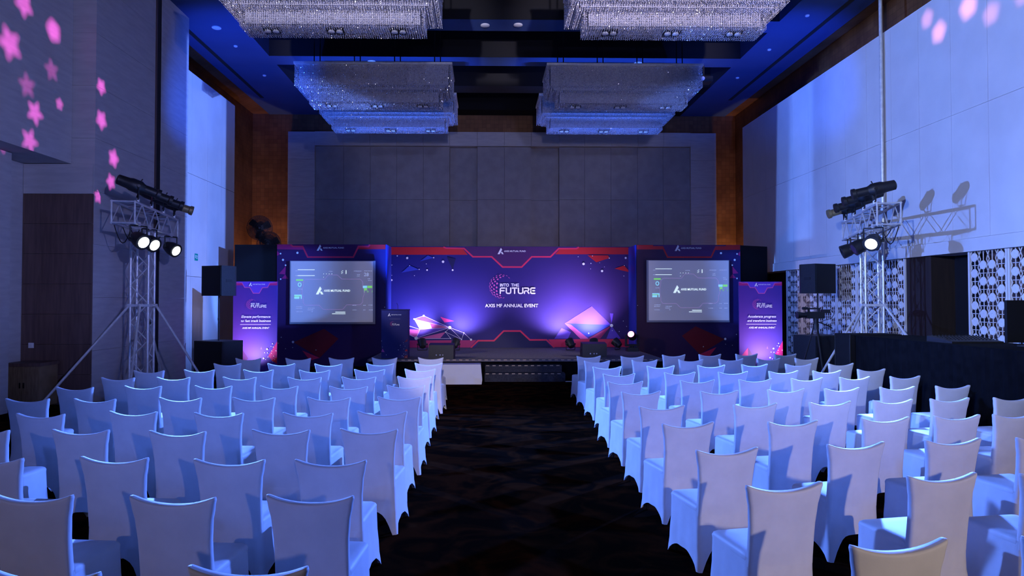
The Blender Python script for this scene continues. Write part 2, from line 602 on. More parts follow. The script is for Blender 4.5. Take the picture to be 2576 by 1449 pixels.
# ------------------------------------------------------------------ the room
CEIL = 9.3
fl = MB().box(-9.6, -9.0, -.12, 10.2, 27.2, 0).build('floor', M['carpet'])
struct(fl, 'dark brown patterned carpet of the ballroom floor')

# ceiling: dark slab above, blue-lit soffits and cross beams below it, black coffers between
ce = MB().box(-9.6, -9.0, 10.5, 10.2, 27.2, 10.6).build('ceiling', M['black'])
struct(ce, 'dark coffered ballroom ceiling')
MB().box(-8.45, -9, CEIL, -6.45, 26.7, 10.5).build('soffit', M['ceil'], ce)
MB().box(7.66, -9, CEIL, 9.45, 26.7, 10.5).build('soffit', M['ceil'], ce)
for y0 in (3.9, 6.65, 9.4, 12.1, 14.83, 17.55, 20.3, 23.05):
    MB().box(-6.45, y0, CEIL, 7.66, y0 + .75, 10.49).build('cross_beam', M['ceil'] if y0 < 22 else M['black'], ce)  # last of these is black, its shade put into the colour
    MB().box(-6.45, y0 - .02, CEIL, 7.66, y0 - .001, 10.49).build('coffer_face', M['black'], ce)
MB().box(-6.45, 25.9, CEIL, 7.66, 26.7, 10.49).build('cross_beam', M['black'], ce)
MB().box(-9.1, -9, CEIL + .02, -8.45, 26.7, CEIL + .1).build('bronze_cove', M['bronze'], ce)
MB().box(9.45, -9, CEIL + .02, 9.85, 26.7, CEIL + .1).build('bronze_cove', M['bronze'], ce)
for x in (-8.02, 8.86):
    MB().box(x - .06, 4, CEIL - .012, x + .06, 24.5, CEIL + .005).build('air_slot', M['gap'], ce)
for i, (x, y) in enumerate([(-7.18, 18.19), (-7.15, 19.5), (-7.15, 22.04), (-.02, 17.91), (.85, 17.87), (-3.47, 20.66), (4.65, 20.66),
                            (8.2, 17.14), (8.21, 19.51), (8.21, 22.01)]):
    big = i in (0, 3, 4, 5, 6)
    R = .12 if big else .055
    d = MB().lathe((0, 0, 0), (0, 0, -1), [(0, R), (.02, R), (.035, R * .75)], 16).build('downlight', M['downlight'], ce, True, (x, y, CEIL))

# back wall: bronze leaf, with a stone frame round grey fabric panels
wb = MB().box(-9.6, 26.7, 0, 10.2, 27.0, 10.5).build('wall_back', M['bronze'])
struct(wb, 'bronze leaf rear wall behind the stage')
for i in range(8):
    z0 = i * 1.067
    z1 = min(8.54, z0 + 1.061)
    MB().box(-7.61, 26.3, z0, -6.59, 26.699, z1).build('stone_block', M['stone'], wb)
    MB().box(7.96, 26.3, z0, 8.95, 26.699, z1).build('stone_block', M['stone'], wb)
XS = [-6.59, -5.5, -4.47, -3.45, -2.42, -1.40, -.33, .72, 1.76, 2.85, 3.84, 4.87, 5.91, 6.91, 7.96]
for i in range(14):
    x0, x1 = XS[i], XS[i + 1]
    MB().box(x0 + .004, 26.3, 8.0, x1 - .004, 26.699, 8.54).build('lintel_block', M['stone'], wb)
    y = 26.62 if i in (5, 8) else 26.42
    for z0, z1 in ((0, 2.9), (2.906, 5.934), (5.942, 7.985)):
        MB().box(x0 + .004, y, z0, x1 - .004, 26.699, z1).build('fabric_panel', M['fabric_panel'], wb)

# left wall
wl = MB().box(-9.6, -9, 0, -9.1, 26.7, 10.5).build('wall_left', M['bronze'])
struct(wl, 'left side wall with stone piers')
for i in range(6):
    y1 = 22.76 - i * 1.1
    if y1 < 17:
        break
    for z0, z1 in ((0, 2.7), (2.71, 5.6), (5.61, 8.5)):
        MB().box(-9.099, y1 - 1.094, z0, -8.35, y1, z1).build('stone_panel', M['white_panel'], wl)
for (ya, yb) in ((13.45, 15.9), (16.15, 17.6)):
    for i in range(9):
        MB().box(-9.099, ya, i * 1.04, -7.65, yb, i * 1.04 + 1.036 if i < 8 else CEIL - .005).build('pier_block', M['stone'], wl)
MB().box(-9.099, 15.901, 0, -7.662, 16.149, CEIL - .01).build('partition_slot', M['gap'], wl)
MB().box(-7.66, 15.84, 0, -7.63, 15.9, CEIL - .01).build('slot_jamb', M['dark_wood'], wl)
for i in range(10):
    ya = 13.44 - (i + 1) * 2.2
    MB().box(-9.099, ya + .004, 4.69, -8.1, ya + 2.2, CEIL - .005).build('bulkhead_panel', M['stone'], wl)
MB().box(-9.099, 8.5, 0, -8.57, 12.45, 4.68).build('pier_block', M['stone'], wl)
MB().box(-9.099, -9, 0, -8.57, 6.5, 4.68).build('pier_block', M['stone'], wl)
MB().box(-9.099, 12.452, 0, -9.0, 13.44, 4.685).build('stone_panel', M['stone'], wl)
MB().box(-9.099, 6.51, 0, -9.05, 8.49, 4.68).build('door_recess', M['dark_wood'], wl)
for i in range(8):
    z0 = i * .585
    MB().box(-8.99, 13.40, z0 + .003, -7.66, 13.449, z0 + .582).build('wall_face_panel', M['dark_wood'] if i < 7 else M['stone'], wl)  # lower panels dark brown in place of the shade on this wall

# right wall: white panels above, lattice screens and an opening below
wr = MB().box(9.85, -9, 0, 10.2, 26.7, 10.5).build('wall_right', M['bronze'])
struct(wr, 'right side wall with white panels over lattice screens')
y = 24.35
while y > 5:
    if not (15.4 < y - .5 < 15.4):
        for z0, z1 in ((3.21, 5.685), (5.69, 8.23)):
            MB().box(9.25, y - 1.0, z0, 9.848, y - .006, z1).build('panel', M['white_panel'], wr)
    y -= 1.0
MB().box(9.25, 4.3, 8.232, 9.3, 24.35, 8.25).build('capping_strip', M['white_box'], wr)
for (ya, yb) in ((4.3, 19.98), (19.99, 24.35)):
    MB().box(9.2, ya, 2.95, 9.848, yb, 3.20).build('header_band', M['white_panel'], wr)
MB().box(9.62, 4.3, 0, 9.848, 12.98, 2.949).build('backing_board', M['dark_wood'], wr)
MB().box(9.62, 14.94, 0, 9.848, 20.95, 2.949).build('backing_board', M['dark_wood'], wr)
MB().box(9.80, 12.98, 0, 9.849, 14.94, 2.949).build('opening_back', M['black'], wr)
MB().box(9.30, 14.1, 0, 9.8, 14.94, 2.949).build('door_leaf', M['shaded_door'], wr)
MB().box(9.80, 20.95, 0, 9.849, 24.3, 2.949).build('opening_back', M['black'], wr)
MB().box(9.22, 23.4, 0, 9.8, 24.35, 2.949).build('door_leaf', M['dark_wood'], wr)
# steel jamb of the movable partition
pj = MB()
pj.tube((9.17, 15.58, 3.2), (9.17, 15.58, CEIL - .01), .04, .04, 12)
pj.build('partition_jamb', M['alu'], wr, True)

wq = MB().box(-9.6, -9.3, 0, 10.2, -9.0, 10.5).build('wall_rear', M['dark_wood'])
struct(wq, 'wall behind the photographer')

# lattice screens
P_, Q_ = .224, .305
med = MB()
k = [(math.cos(PI / 8 + i * PI / 4), math.sin(PI / 8 + i * PI / 4)) for i in range(8)]
n = 8
vs_ = [(0, c * .088, s_ * .088) for c, s_ in k] + [(-.014, c * .08, s_ * .08) for c, s_ in k] + [(-.014, c * .03, s_ * .03) for c, s_ in k] + [(-.006, 0, 0)]
fs_ = [(i, (i + 1) % 8, 8 + (i + 1) % 8, 8 + i) for i in range(8)] + [(8 + i, 8 + (i + 1) % 8, 16 + (i + 1) % 8, 16 + i) for i in range(8)] + [(16 + i, 16 + (i + 1) % 8, 24) for i in range(8)]
med.add(vs_, fs_)
med_me = med.mesh('medallion', M['lattice'])


def lattice_screen(y1, label, z0=.06, z1=2.945, cols=4):
    wdt = cols * P_ + .09
    root = thing('lattice_screen', label, 'screen', (9.3, y1, 0), 0, 'white lattice screens along the right wall')
    b = MB()
    fr = MB()
    fr.box(-.03, -wdt, z0, .01, -wdt + .045, z1)
    fr.box(-.03, -.045, z0, .01, 0, z1)
    fr.box(-.03, -wdt + .045, z0, .01, -.045, z0 + .05)
    fr.build('frame', M['lattice'], root)
    for c in range(cols):
        yc = -.045 - P_ * (c + .5)
        b.box(-.012, yc - .007, z0, .0, yc + .007, z1)
        off = 0 if c in (0, cols - 1) else Q_ / 2
        zc = z1 - .11 - off
        while zc > z0 + .06:
            place('medallion', med_me, root, (-.012, yc, zc))
            zz = zc - Q_ / 2
            if zz > z0 + .02:
                b.box(-.012, yc - .068, zz - .006, 0, yc + .068, zz + .006)
            zc -= Q_
        # zigzag bars on both sides of the column
        for sgn in (-1, 1):
            z = z1 - .11
            i = 0
            prev = None
            z = z1
            while z > z0:
                yy = yc + sgn * (P_ / 2 - (.034 if i % 2 == 0 else -.0))
                if prev:
                    (ya, za) = prev
                    d = .007
                    b.add([(-.01, ya - d, za), (-.01, ya + d, za), (-.01, yy + d, z), (-.01, yy - d, z),
                           (.002, ya - d, za), (.002, ya + d, za), (.002, yy + d, z), (.002, yy - d, z)],
                          [(0, 1, 2, 3), (7, 6, 5, 4), (0, 3, 7, 4), (1, 5, 6, 2)])
                prev = (yy, z)
                z -= Q_ / 4
                i += 1
    o = b.build('tracery', M['lattice'], root)
    o['kind'] = 'stuff'
    return root


LBL = {0: 'white lattice screen at the far end beside the black stage wing',
       1: 'white lattice screen standing behind the right loudspeaker',
       2: 'white lattice screen just behind the camcorder on its tripod',
       3: 'white lattice screen between camcorder and right truss tower',
       4: 'white lattice screen directly behind the right truss tower',
       5: 'white lattice screen bordering the dark doorway on its far side',
       6: 'white lattice screen bordering the dark doorway on its near side',
       7: 'white lattice screen behind the black monitor at right edge'}
yy = 20.93
for i in range(6):
    lattice_screen(yy - i * .997, LBL[i])
for i in range(2):
    lattice_screen(12.97 - i * 1.0, LBL[6 + i])

# ------------------------------------------------------------------ stage
st = thing('stage', 'low grey carpeted stage platform with black front', 'stage', (0, 0, 0))
MB().box(-3.05, 17.72, .44, 4.64, 22.5, .49).build('deck', M['stage_carpet'], st)
MB().box(-3.03, 17.76, 0, 4.62, 22.4, .44).build('fascia', M['drape'], st)
tp = MB()
x = -3.0
while x < 4.5:
    tp.box(x, 17.712, .476, x + .085, 17.722, .492)
    x += .165
yv = 17.8
while yv < 21.0:
    tp.box(-3.06, yv, .476, -3.05, yv + .085, .493)
    tp.box(4.64, yv, .476, 4.65, yv + .085, .493)
    yv += .165
o = tp.build('edge_tape', M['tape'], st)
o['kind'] = 'stuff'

sp_ = thing('stage_steps', 'dark carpeted two-step stairs with taped noses at stage front', 'steps', (0, 0, 0))
for k_, (y0, z0, z1, xa, xb) in enumerate(((17.02, 0, .205, -.03, 1.98), (17.36, .205, .375, -.02, 1.93))):
    MB().box(xa, y0, z0 if k_ == 0 else .0, xb, 17.7 if k_ else 17.36, z1).build('tread', M['step_carpet'], sp_)
    t = MB()
    x = xa + .03
    while x < xb - .08:
        t.box(x, y0 - .006, z1 - .014, x + .08, y0 + .004, z1 + .003)
        x += .162
    o = t.build('nose_tape', M['tape'], sp_)
    o['kind'] = 'stuff'

wbx = thing('white_plinth', 'low white plinth with sloping end at foot of stage steps', 'plinth', (-.62, 16.5, 0))
MB().prism([(-.55, 0), (.52, 0), (.535, .1), (.50, .47), (-.55, .47)], 0, .42).build('body', M['white_box'], wbx)
MB().prism([(-.56, .47), (.505, .47), (.505, .482), (-.56, .482)], -.01, .43).build('top', M['white_box'], wbx)

rp = MB()
pts = [(1.98 + .06 * i, 16.95 + .02 * math.sin(i * 1.1), .012) for i in range(42)]
rp.path(pts, .012, 6)
tag(rp.build('floor_cable', M['rope'], None, True), 'pale cable lying on the carpet along the stage front', 'cable')


# ------------------------------------------------------------------ printed graphics
class Art:
    """Flat printed pieces on a sheet in its own artwork units; u right, v down. Each piece is a part."""

    def __init__(s, conv, y0, parent):
        s.conv = conv
        s.y = y0
        s.layer = 0
        s.parent = parent
        s.dots = {}

    def nexty(s):
        s.layer += 1
        return s.y - .0015 - .0003 * s.layer

    def poly(s, pts, mat):
        q = [s.conv(*p) for p in pts]
        y = s.nexty()
        ar = sum(q[i][0] * q[(i + 1) % len(q)][1] - q[(i + 1) % len(q)][0] * q[i][1] for i in range(len(q)))
        if ar < 0:
            q = q[::-1]
        MB().add([(x, y, z) for x, z in q], [tuple(range(len(q)))]).build('printed_facet', VM[VI[mat]], s.parent)

    def stroke(s, pts, wdt, mat):
        q = [Vector(s.conv(*p)) for p in pts]
        y = s.nexty()
        n = len(q)
        L_, R_ = [], []
        for i in range(n):
            d1 = (q[i] - q[i - 1]).normalized() if i > 0 else None
            d2 = (q[i + 1] - q[i]).normalized() if i < n - 1 else None
            d = (d1 + d2) if (d1 is not None and d2 is not None) else (d1 if d1 is not None else d2)
            d = d.normalized()
            nn = Vector((-d.y, d.x))
            ref = d1 if d1 is not None else d2
            cs = max(.35, nn.dot(Vector((-ref.y, ref.x))))
            L_.append(q[i] + nn * wdt / 2 / cs)
            R_.append(q[i] - nn * wdt / 2 / cs)
        vs = [(p.x, y, p.y) for p in L_] + [(p.x, y, p.y) for p in R_]
        fs = [(n + i, n + i + 1, i + 1, i) for i in range(n - 1)]
        if (L_[0] - R_[0]).cross(q[1] - q[0]) > 0:
            fs = [f[::-1] for f in fs]
        MB().add(vs, fs).build('printed_outline', VM[VI[mat]], s.parent)

    def dot(s, u, v, r, mat='white', n=12):
        c = s.conv(u, v)
        y = s.y - .021
        k = round(r, 5)
        if k not in s.dots:
            s.dots[k] = MB().add([(r * math.cos(2 * PI * i / n), 0, r * math.sin(2 * PI * i / n)) for i in range(n)], [tuple(range(n))]).mesh('printed_dot', VM[VI[mat]])
        place('printed_dot', s.dots[k], s.parent, (c[0], y, c[1]))


def stroke2d(b, pts, wdt, y, n=7):
    """round-ended thick line in x-z"""
    for a, c in zip(pts[:-1], pts[1:]):
        a = Vector(a)
        c = Vector(c)
        d = (c - a).normalized()
        nn = Vector((-d.y, d.x)) * wdt / 2
        b.add([(a.x - nn.x, y, a.y - nn.y), (c.x - nn.x, y, c.y - nn.y), (c.x + nn.x, y, c.y + nn.y), (a.x + nn.x, y, a.y + nn.y)], [(0, 1, 2, 3)])
    for p in pts:
        b.add([(p[0] + wdt / 2 * math.cos(2 * PI * i / n), y - .0004, p[1] + wdt / 2 * math.sin(2 * PI * i / n)) for i in range(n)], [tuple(range(n))])


GLYPH = {
    'F': [[(0, 0), (0, .75), (.05, .92), (.2, 1), (.85, 1)], [(.1, .5), (.72, .5)]],
    'U': [[(0, 1), (0, .25), (.07, .07), (.25, 0), (.6, 0), (.78, .07), (.85, .25), (.85, 1)]],
    'T': [[(0, 1), (.85, 1)], [(.43, 1), (.43, 0)]],
    'R': [[(0, 1), (.62, 1), (.78, .93), (.84, .75), (.78, .55), (.62, .48), (.22, .48), (.07, .42), (0, .25), (0, 0)], [(.52, .48), (.86, 0)]],
    'E': [[(.85, 1), (.25, 1), (.09, .93), (.04, .76), (.1, .57), (.25, .5), (.78, .5)], [(.25, .5), (.1, .43), (.04, .24), (.09, .07), (.25, 0), (.85, 0)]],
    'I': [[(0, 0), (0, 1)]],
    'N': [[(0, 0), (0, .75), (.1, .95), (.25, .95), (.6, .05), (.75, .05), (.85, .25), (.85, 1)]],
    'O': [[(.25, 0), (.6, 0), (.78, .1), (.85, .3), (.85, .7), (.78, .9), (.6, 1), (.25, 1), (.07, .9), (0, .7), (0, .3), (.07, .1), (.25, 0)]],
    'H': [[(0, 0), (0, 1)], [(.85, 0), (.85, 1)], [(0, .5), (.85, .5)]],
}


def rounded_word(b, word, x, z, h, wdt, y, gap=.32):
    """word drawn with round-ended strokes, total width wdt"""
    adv = [(0 if g == 'I' else .55 if g == ' ' else .85) for g in word]
    tot = sum(adv) + gap * (len(word) - 1)
    k = wdt / tot
    t = h * .2
    cx_ = x
    for g, a in zip(word, adv):
        if g != ' ':
            for st_ in GLYPH[g]:
                stroke2d(b, [(cx_ + p[0] * k, z + t / 2 + p[1] * (h - t)) for p in st_], t, y)
        cx_ += (a + gap) * k


def future_logo(parent, cx, cz, s, y):
    """globe of dots with the words INTO THE FUTURE; s = globe radius, cx,cz = globe centre"""
    g = MB()
    tilt = Matrix.Rotation(math.radians(-28), 3, 'Z') @ Matrix.Rotation(math.radians(25), 3, 'X')
    nlat = 11
    for a in range(1, nlat):
        lat = -PI / 2 + PI * a / nlat
        m_ = max(4, int(22 * math.cos(lat)))
        for j in range(m_):
            lon = 2 * PI * (j + .5 * (a % 2)) / m_
            p = tilt @ Vector((math.cos(lat) * math.sin(lon), math.sin(lat), math.cos(lat) * math.cos(lon)))
            if p.z < .05:
                continue
            if (p.x - .42) ** 2 + (p.y + .12) ** 2 < .80 ** 2 or (p.x > .8 and p.y < .1):
                continue
            nrm = Vector((p.x, p.y))
            rr_ = .085
            if nrm.length > 1e-4:
                e1 = nrm.normalized()
            else:
                e1 = Vector((1, 0))
            e2 = Vector((-e1.y, e1.x))
            sq = max(.22, p.z)
            pts = []
            for i in range(10):
                t = 2 * PI * i / 10
                q = Vector((p.x, p.y)) + e1 * rr_ * sq * math.cos(t) + e2 * rr_ * math.sin(t)
                pts.append((cx + q.x * s, y, cz + q.y * s))
            g.add(pts, [tuple(range(10))])
    g.build('dotted_globe', VM[VI['pink']], parent)
    b = MB()
    rounded_word(b, 'INTO THE', cx - .08 * s, cz - .04 * s, .27 * s, 1.55 * s, y)
    b.build('lettering', M['letter'], parent)
    b = MB()
    rounded_word(b, 'FUTURE', cx - .08 * s, cz - .66 * s, .56 * s, 2.9 * s, y)
    b.build('lettering', M['letter'], parent)


def axis_mark(parent, x, z, h, y, mat):
    """triangular letter mark: x,z = lower left corner"""
    b = MB()
    pts1 = [(0, 0), (.36, 0), (.66, .56), (.74, .78), (.56, 1.05), (.44, .95)]
    pts2 = [(.58, .36), (.74, .36), (1.0, 0), (.70, 0), (.52, .30)]
    for q in ([(0, 0), (.34, 0), (.76, .74), (.55, 1.06)], [(.52, .37), (.80, .37), (1.0, 0), (.72, 0)]):
        ar = sum(q[i][0] * q[(i + 1) % 4][1] - q[(i + 1) % 4][0] * q[i][1] for i in range(4))
        q = q if ar > 0 else q[::-1]
        b.add([(x + p[0] * h, y, z + p[1] * h) for p in q], [(0, 1, 2, 3)])
    return b.build('logo_mark', mat, parent)


def brand_line(parent, cx, z, width, y, mat=None):
    mat = mat or M['letter']
    h = width * .215
    axis_mark(parent, cx - width / 2, z - h * .25, h, y, mat)
    text_part('lettering', 'AXIS MUTUAL FUND', mat, parent, cx + h * .54, y, z + h * .12, width - h * 1.1, 1.0, 0, .022)


# main backdrop -------------------------------------------------------
bd = thing('stage_backdrop', 'wide printed event backdrop with red outline and dotted globe logo', 'backdrop', (.82, 22.2, .49))
bgm = bg_vinyl('backdrop_ink', (.012, .013, .17), (.05, .02, .13), -3.9, 3.9)
MB().box(-3.9, 0, 0, 3.9, .08, 3.29).build('sheet', bgm, bd)
A = Art(lambda u, v: ((u / 3.813 - 33 - 301.5) * .012935, (1048 - v) / 3.813 * .012935), 0, bd)
A.poly([(125, 85), (640, 85), (665, 102), (815, 102), (862, 158), (125, 158)], 'red')
A.poly([(1925, 85), (2425, 85), (2425, 152), (1700, 152), (1745, 102), (1900, 102)], 'red')
A.poly([(830, 82), (1728, 82), (1655, 172), (1475, 172), (1378, 270), (1195, 270), (1090, 172), (910, 172)], 'plum')
A.stroke([(628, 84), (652, 94), (825, 97), (910, 177), (1090, 177), (1195, 275), (1378, 275), (1475, 177), (1655, 177), (1735, 97), (1905, 97), (1928, 84)], .05, 'crimson')
A.poly([(125, 978), (945, 975), (880, 1045), (125, 1045)], 'magenta')
A.poly([(1630, 968), (2425, 965), (2425, 1042), (1690, 1042)], 'crimson')
A.poly([(930, 1047), (975, 984), (1115, 984), (1208, 893), (1362, 893), (1452, 978), (1608, 978), (1660, 1047)], 'navy')
A.stroke([(890, 1047), (960, 980), (1112, 980), (1205, 888), (1365, 888), (1455, 973), (1615, 973), (1690, 1045)], .05, 'crimson')
A.poly([(350, 773), (442, 742), (690, 852)], 'violet')
A.poly([(405, 872), (690, 857), (370, 955)], 'violet')
A.poly([(290, 870), (405, 876), (370, 952), (290, 915)], 'pink')
A.poly([(370, 960), (650, 897), (600, 955)], 'pink')
A.poly([(600, 752), (733, 793), (640, 806)], 'magenta')
A.poly([(350, 773), (690, 855), (500, 862)], 'pink')
A.poly([(350, 773), (500, 812), (520, 862), (405, 872)], 'white')
for a_, b_ in (((690, 855), (825, 905)), ((825, 905), (803, 968)), ((825, 905), (893, 970)), ((690, 855), (803, 968)), ((650, 897), (698, 958)),
               ((650, 897), (690, 855)), ((650, 897), (803, 968)), ((290, 835), (405, 872)), ((290, 915), (370, 955)), ((350, 773), (442, 742)),
               ((442, 742), (690, 855)), ((370, 955), (690, 855)), ((370, 955), (405, 872)), ((370, 960), (698, 958)), ((350, 773), (690, 855)), ((405, 872), (690, 855))):
    A.stroke([a_, b_], .012, 'pale')
A.poly([(1790, 815), (2050, 650), (2235, 830)], 'violet')
A.poly([(1790, 815), (2235, 830), (1990, 965)], 'blue')
A.poly([(1790, 815), (1850, 828), (2020, 963), (1940, 963)], 'pink')
A.poly([(1760, 860), (1690, 962), (1820, 962), (1850, 900)], 'violet')
A.poly([(2235, 838), (2130, 962), (2015, 962)], 'magenta')
A.poly([(2240, 838), (2190, 962), (2330, 962)], 'violet')
A.poly([(2225, 720), (2258, 720), (2240, 820)], 'violet')
A.poly([(405, 222), (480, 165), (535, 187)], 'blue')
A.poly([(228, 330), (306, 262), (397, 300)], 'blue')
A.poly([(660, 180), (745, 200), (717, 300)], 'navy')
A.poly([(2010, 162), (2210, 162), (2220, 189), (2095, 229)], 'red')
A.poly([(2270, 290), (2365, 260), (2422, 326)], 'red')
for (u, v, r_) in [(442, 742, 10), (350, 773, 7), (690, 855, 16), (370, 955, 16), (650, 897, 6), (825, 905, 6), (803, 968, 6), (698, 958, 5), (893, 970, 10),
                   (2240, 836, 15), (283, 190, 11), (535, 187, 6), (625, 225, 12), (306, 262, 4), (397, 299, 5), (473, 305, 8), (717, 305, 9), (465, 246, 4),
                   (352, 358, 4), (188, 170, 6), (135, 401, 9), (137, 258, 4), (137, 355, 3), (1972, 245, 12), (2150, 313, 11), (2378, 187, 10), (2220, 189, 5),
                   (2058, 168, 4), (2043, 240, 5), (1920, 176, 4), (2127, 235, 3), (2173, 274, 3), (2040, 293, 3), (2365, 259, 4), (2360, 361, 4), (2353, 793, 4),
                   (2384, 844, 4), (2313, 893, 4), (2246, 884, 4), (2020, 910, 6)]:
    A.dot(u, v, r_ / 3.813 * .012935)
cv = A.conv
c0 = cv(1182, 459)
future_logo(bd, c0[0], c0[1], .387, -.022)
c0 = cv(1282, 132)
brand_line(bd, c0[0], c0[1] - .02, .92, -.022)
c0 = cv(1282, 660)
text_part('lettering', 'AXIS MF ANNUAL EVENT', M['letter'], bd, c0[0], -.022, c0[1], 1.72, 1.0, 0, .018)


# side flats ----------------------------------------------------------
def side_flat(label, x0, x1, flip, wing_label, wing):
    wd = x1 - x0
    f = thing('stage_flat', label, 'flat', ((x0 + x1) / 2, 21.1, 0))
    L_, R_ = ((.05, .015, .09), (.022, .014, .10))
    mm = bg_vinyl('flat_ink', L_ if not flip else (.06, .02, .045), R_ if not flip else (.02, .012, .11), -wd / 2, wd / 2)
    MB().box(-wd / 2, 0, 0, wd / 2, .06, 3.75).build('sheet', mm, f)
    inner = wd / 2 if not flip else -wd / 2
    MB().box(inner - .03, .061, 0, inner + .03, 1.08, 3.75).build('return_panel', VM[VI['blue']], f)
    s_ = -1 if flip else 1
    A = Art(lambda u, v: (s_ * ((u - 590) / 1167 - .5) * wd, 3.75 - (v - 75) / 1167 * wd), 0, f)
    A.poly([(592, 77), (735, 77), (760, 104), (862, 104), (878, 132), (592, 128)], 'magenta' if not flip else 'red')
    A.poly([(1590, 77), (1755, 77), (1755, 126), (1462, 126), (1474, 104), (1572, 104)], 'red')
    A.poly([(760, 77), (1570, 77), (1560, 94), (1462, 94), (1408, 206), (922, 206), (868, 94), (772, 94)], 'plum')
    A.stroke([(735, 78), (760, 98), (865, 98), (920, 212), (1410, 212), (1465, 98), (1570, 98), (1588, 78)], .048, 'crimson' if not flip else 'red')
    A.poly([(592, 145), (622, 180), (592, 200)], 'magenta')
    A.poly([(615, 392), (685, 310), (680, 400)], 'magenta')
    A.poly([(640, 446), (680, 400), (714, 446)], 'magenta')
    A.poly([(775, 1130), (1100, 985), (1255, 1092), (1055, 1297)], 'darkred')
    A.poly([(868, 1218), (1055, 1297), (950, 1325)], 'crimson')
    for (u, v, r_) in [(630, 176, 9), (811, 167, 12), (657, 243, 12), (685, 301, 9), (633, 450, 9), (644, 1075, 5), (612, 1138, 5), (770, 1126, 13),
                       (691, 1197, 4), (767, 1185, 4), (1016, 1212, 6), (1750, 752, 4)]:
        A.dot(u, v, r_ / 1167 * wd, 'white')
    c = A.conv(1165 if not flip else 1180, 135)
    brand_line(f, c[0], c[1] + .02, .84, -.022)
    wg = thing('stage_wing', wing_label, 'stage wing', (0, 0, 0))
    (xa, ya, xb, yb) = wing
    MB().hprism([(xa, ya), (xb, yb), (xb, yb + .06), (xa, ya + .06)], 0, 3.74).build('drape_panel', M['black'], wg)
    MB().hprism([(xa, ya + .07), (xb, yb + .07), (xb, yb + .12), (xa, ya + .12)], 3.5, 3.6).build('top_rail', M['alu'], wg)
    return f


side_flat('printed stage flat left of the backdrop, carrying a projection screen', -6.42, -3.09, False,
          'black masking wing at the far left end of the stage set', (-7.72, 21.12, -6.43, 21.12))
side_flat('printed stage flat right of the backdrop, carrying a projection screen', 4.68, 7.92, True,
          'black masking wing at the far right end of the stage set', (7.93, 21.12, 8.97, 21.6))

# projection screens ---------------------------------------------------
E_BG = P('projected_grey', (.55, .55, .6), .7, emit=(.42, .42, .58), estr=.16)
E_FR = P('screen_border', (.30, .30, .34), .7)
E_TX = P('projected_white', (.6, .6, .6), .7, emit=(.75, .95, 1.0), estr=.85)
E_GR = P('projected_green', (.3, .5, .2), .7, emit=(.2, .75, .12), estr=.7)
E_CY = P('projected_cyan', (.3, .5, .6), .7, emit=(.25, .7, .95), estr=.8)
E_PK = P('projected_pink', (.5, .4, .6), .7, emit=(.55, .32, .75), estr=.45)
E_DM = P('projected_dim', (.5, .5, .6), .7, emit=(.45, .55, .9), estr=.55)


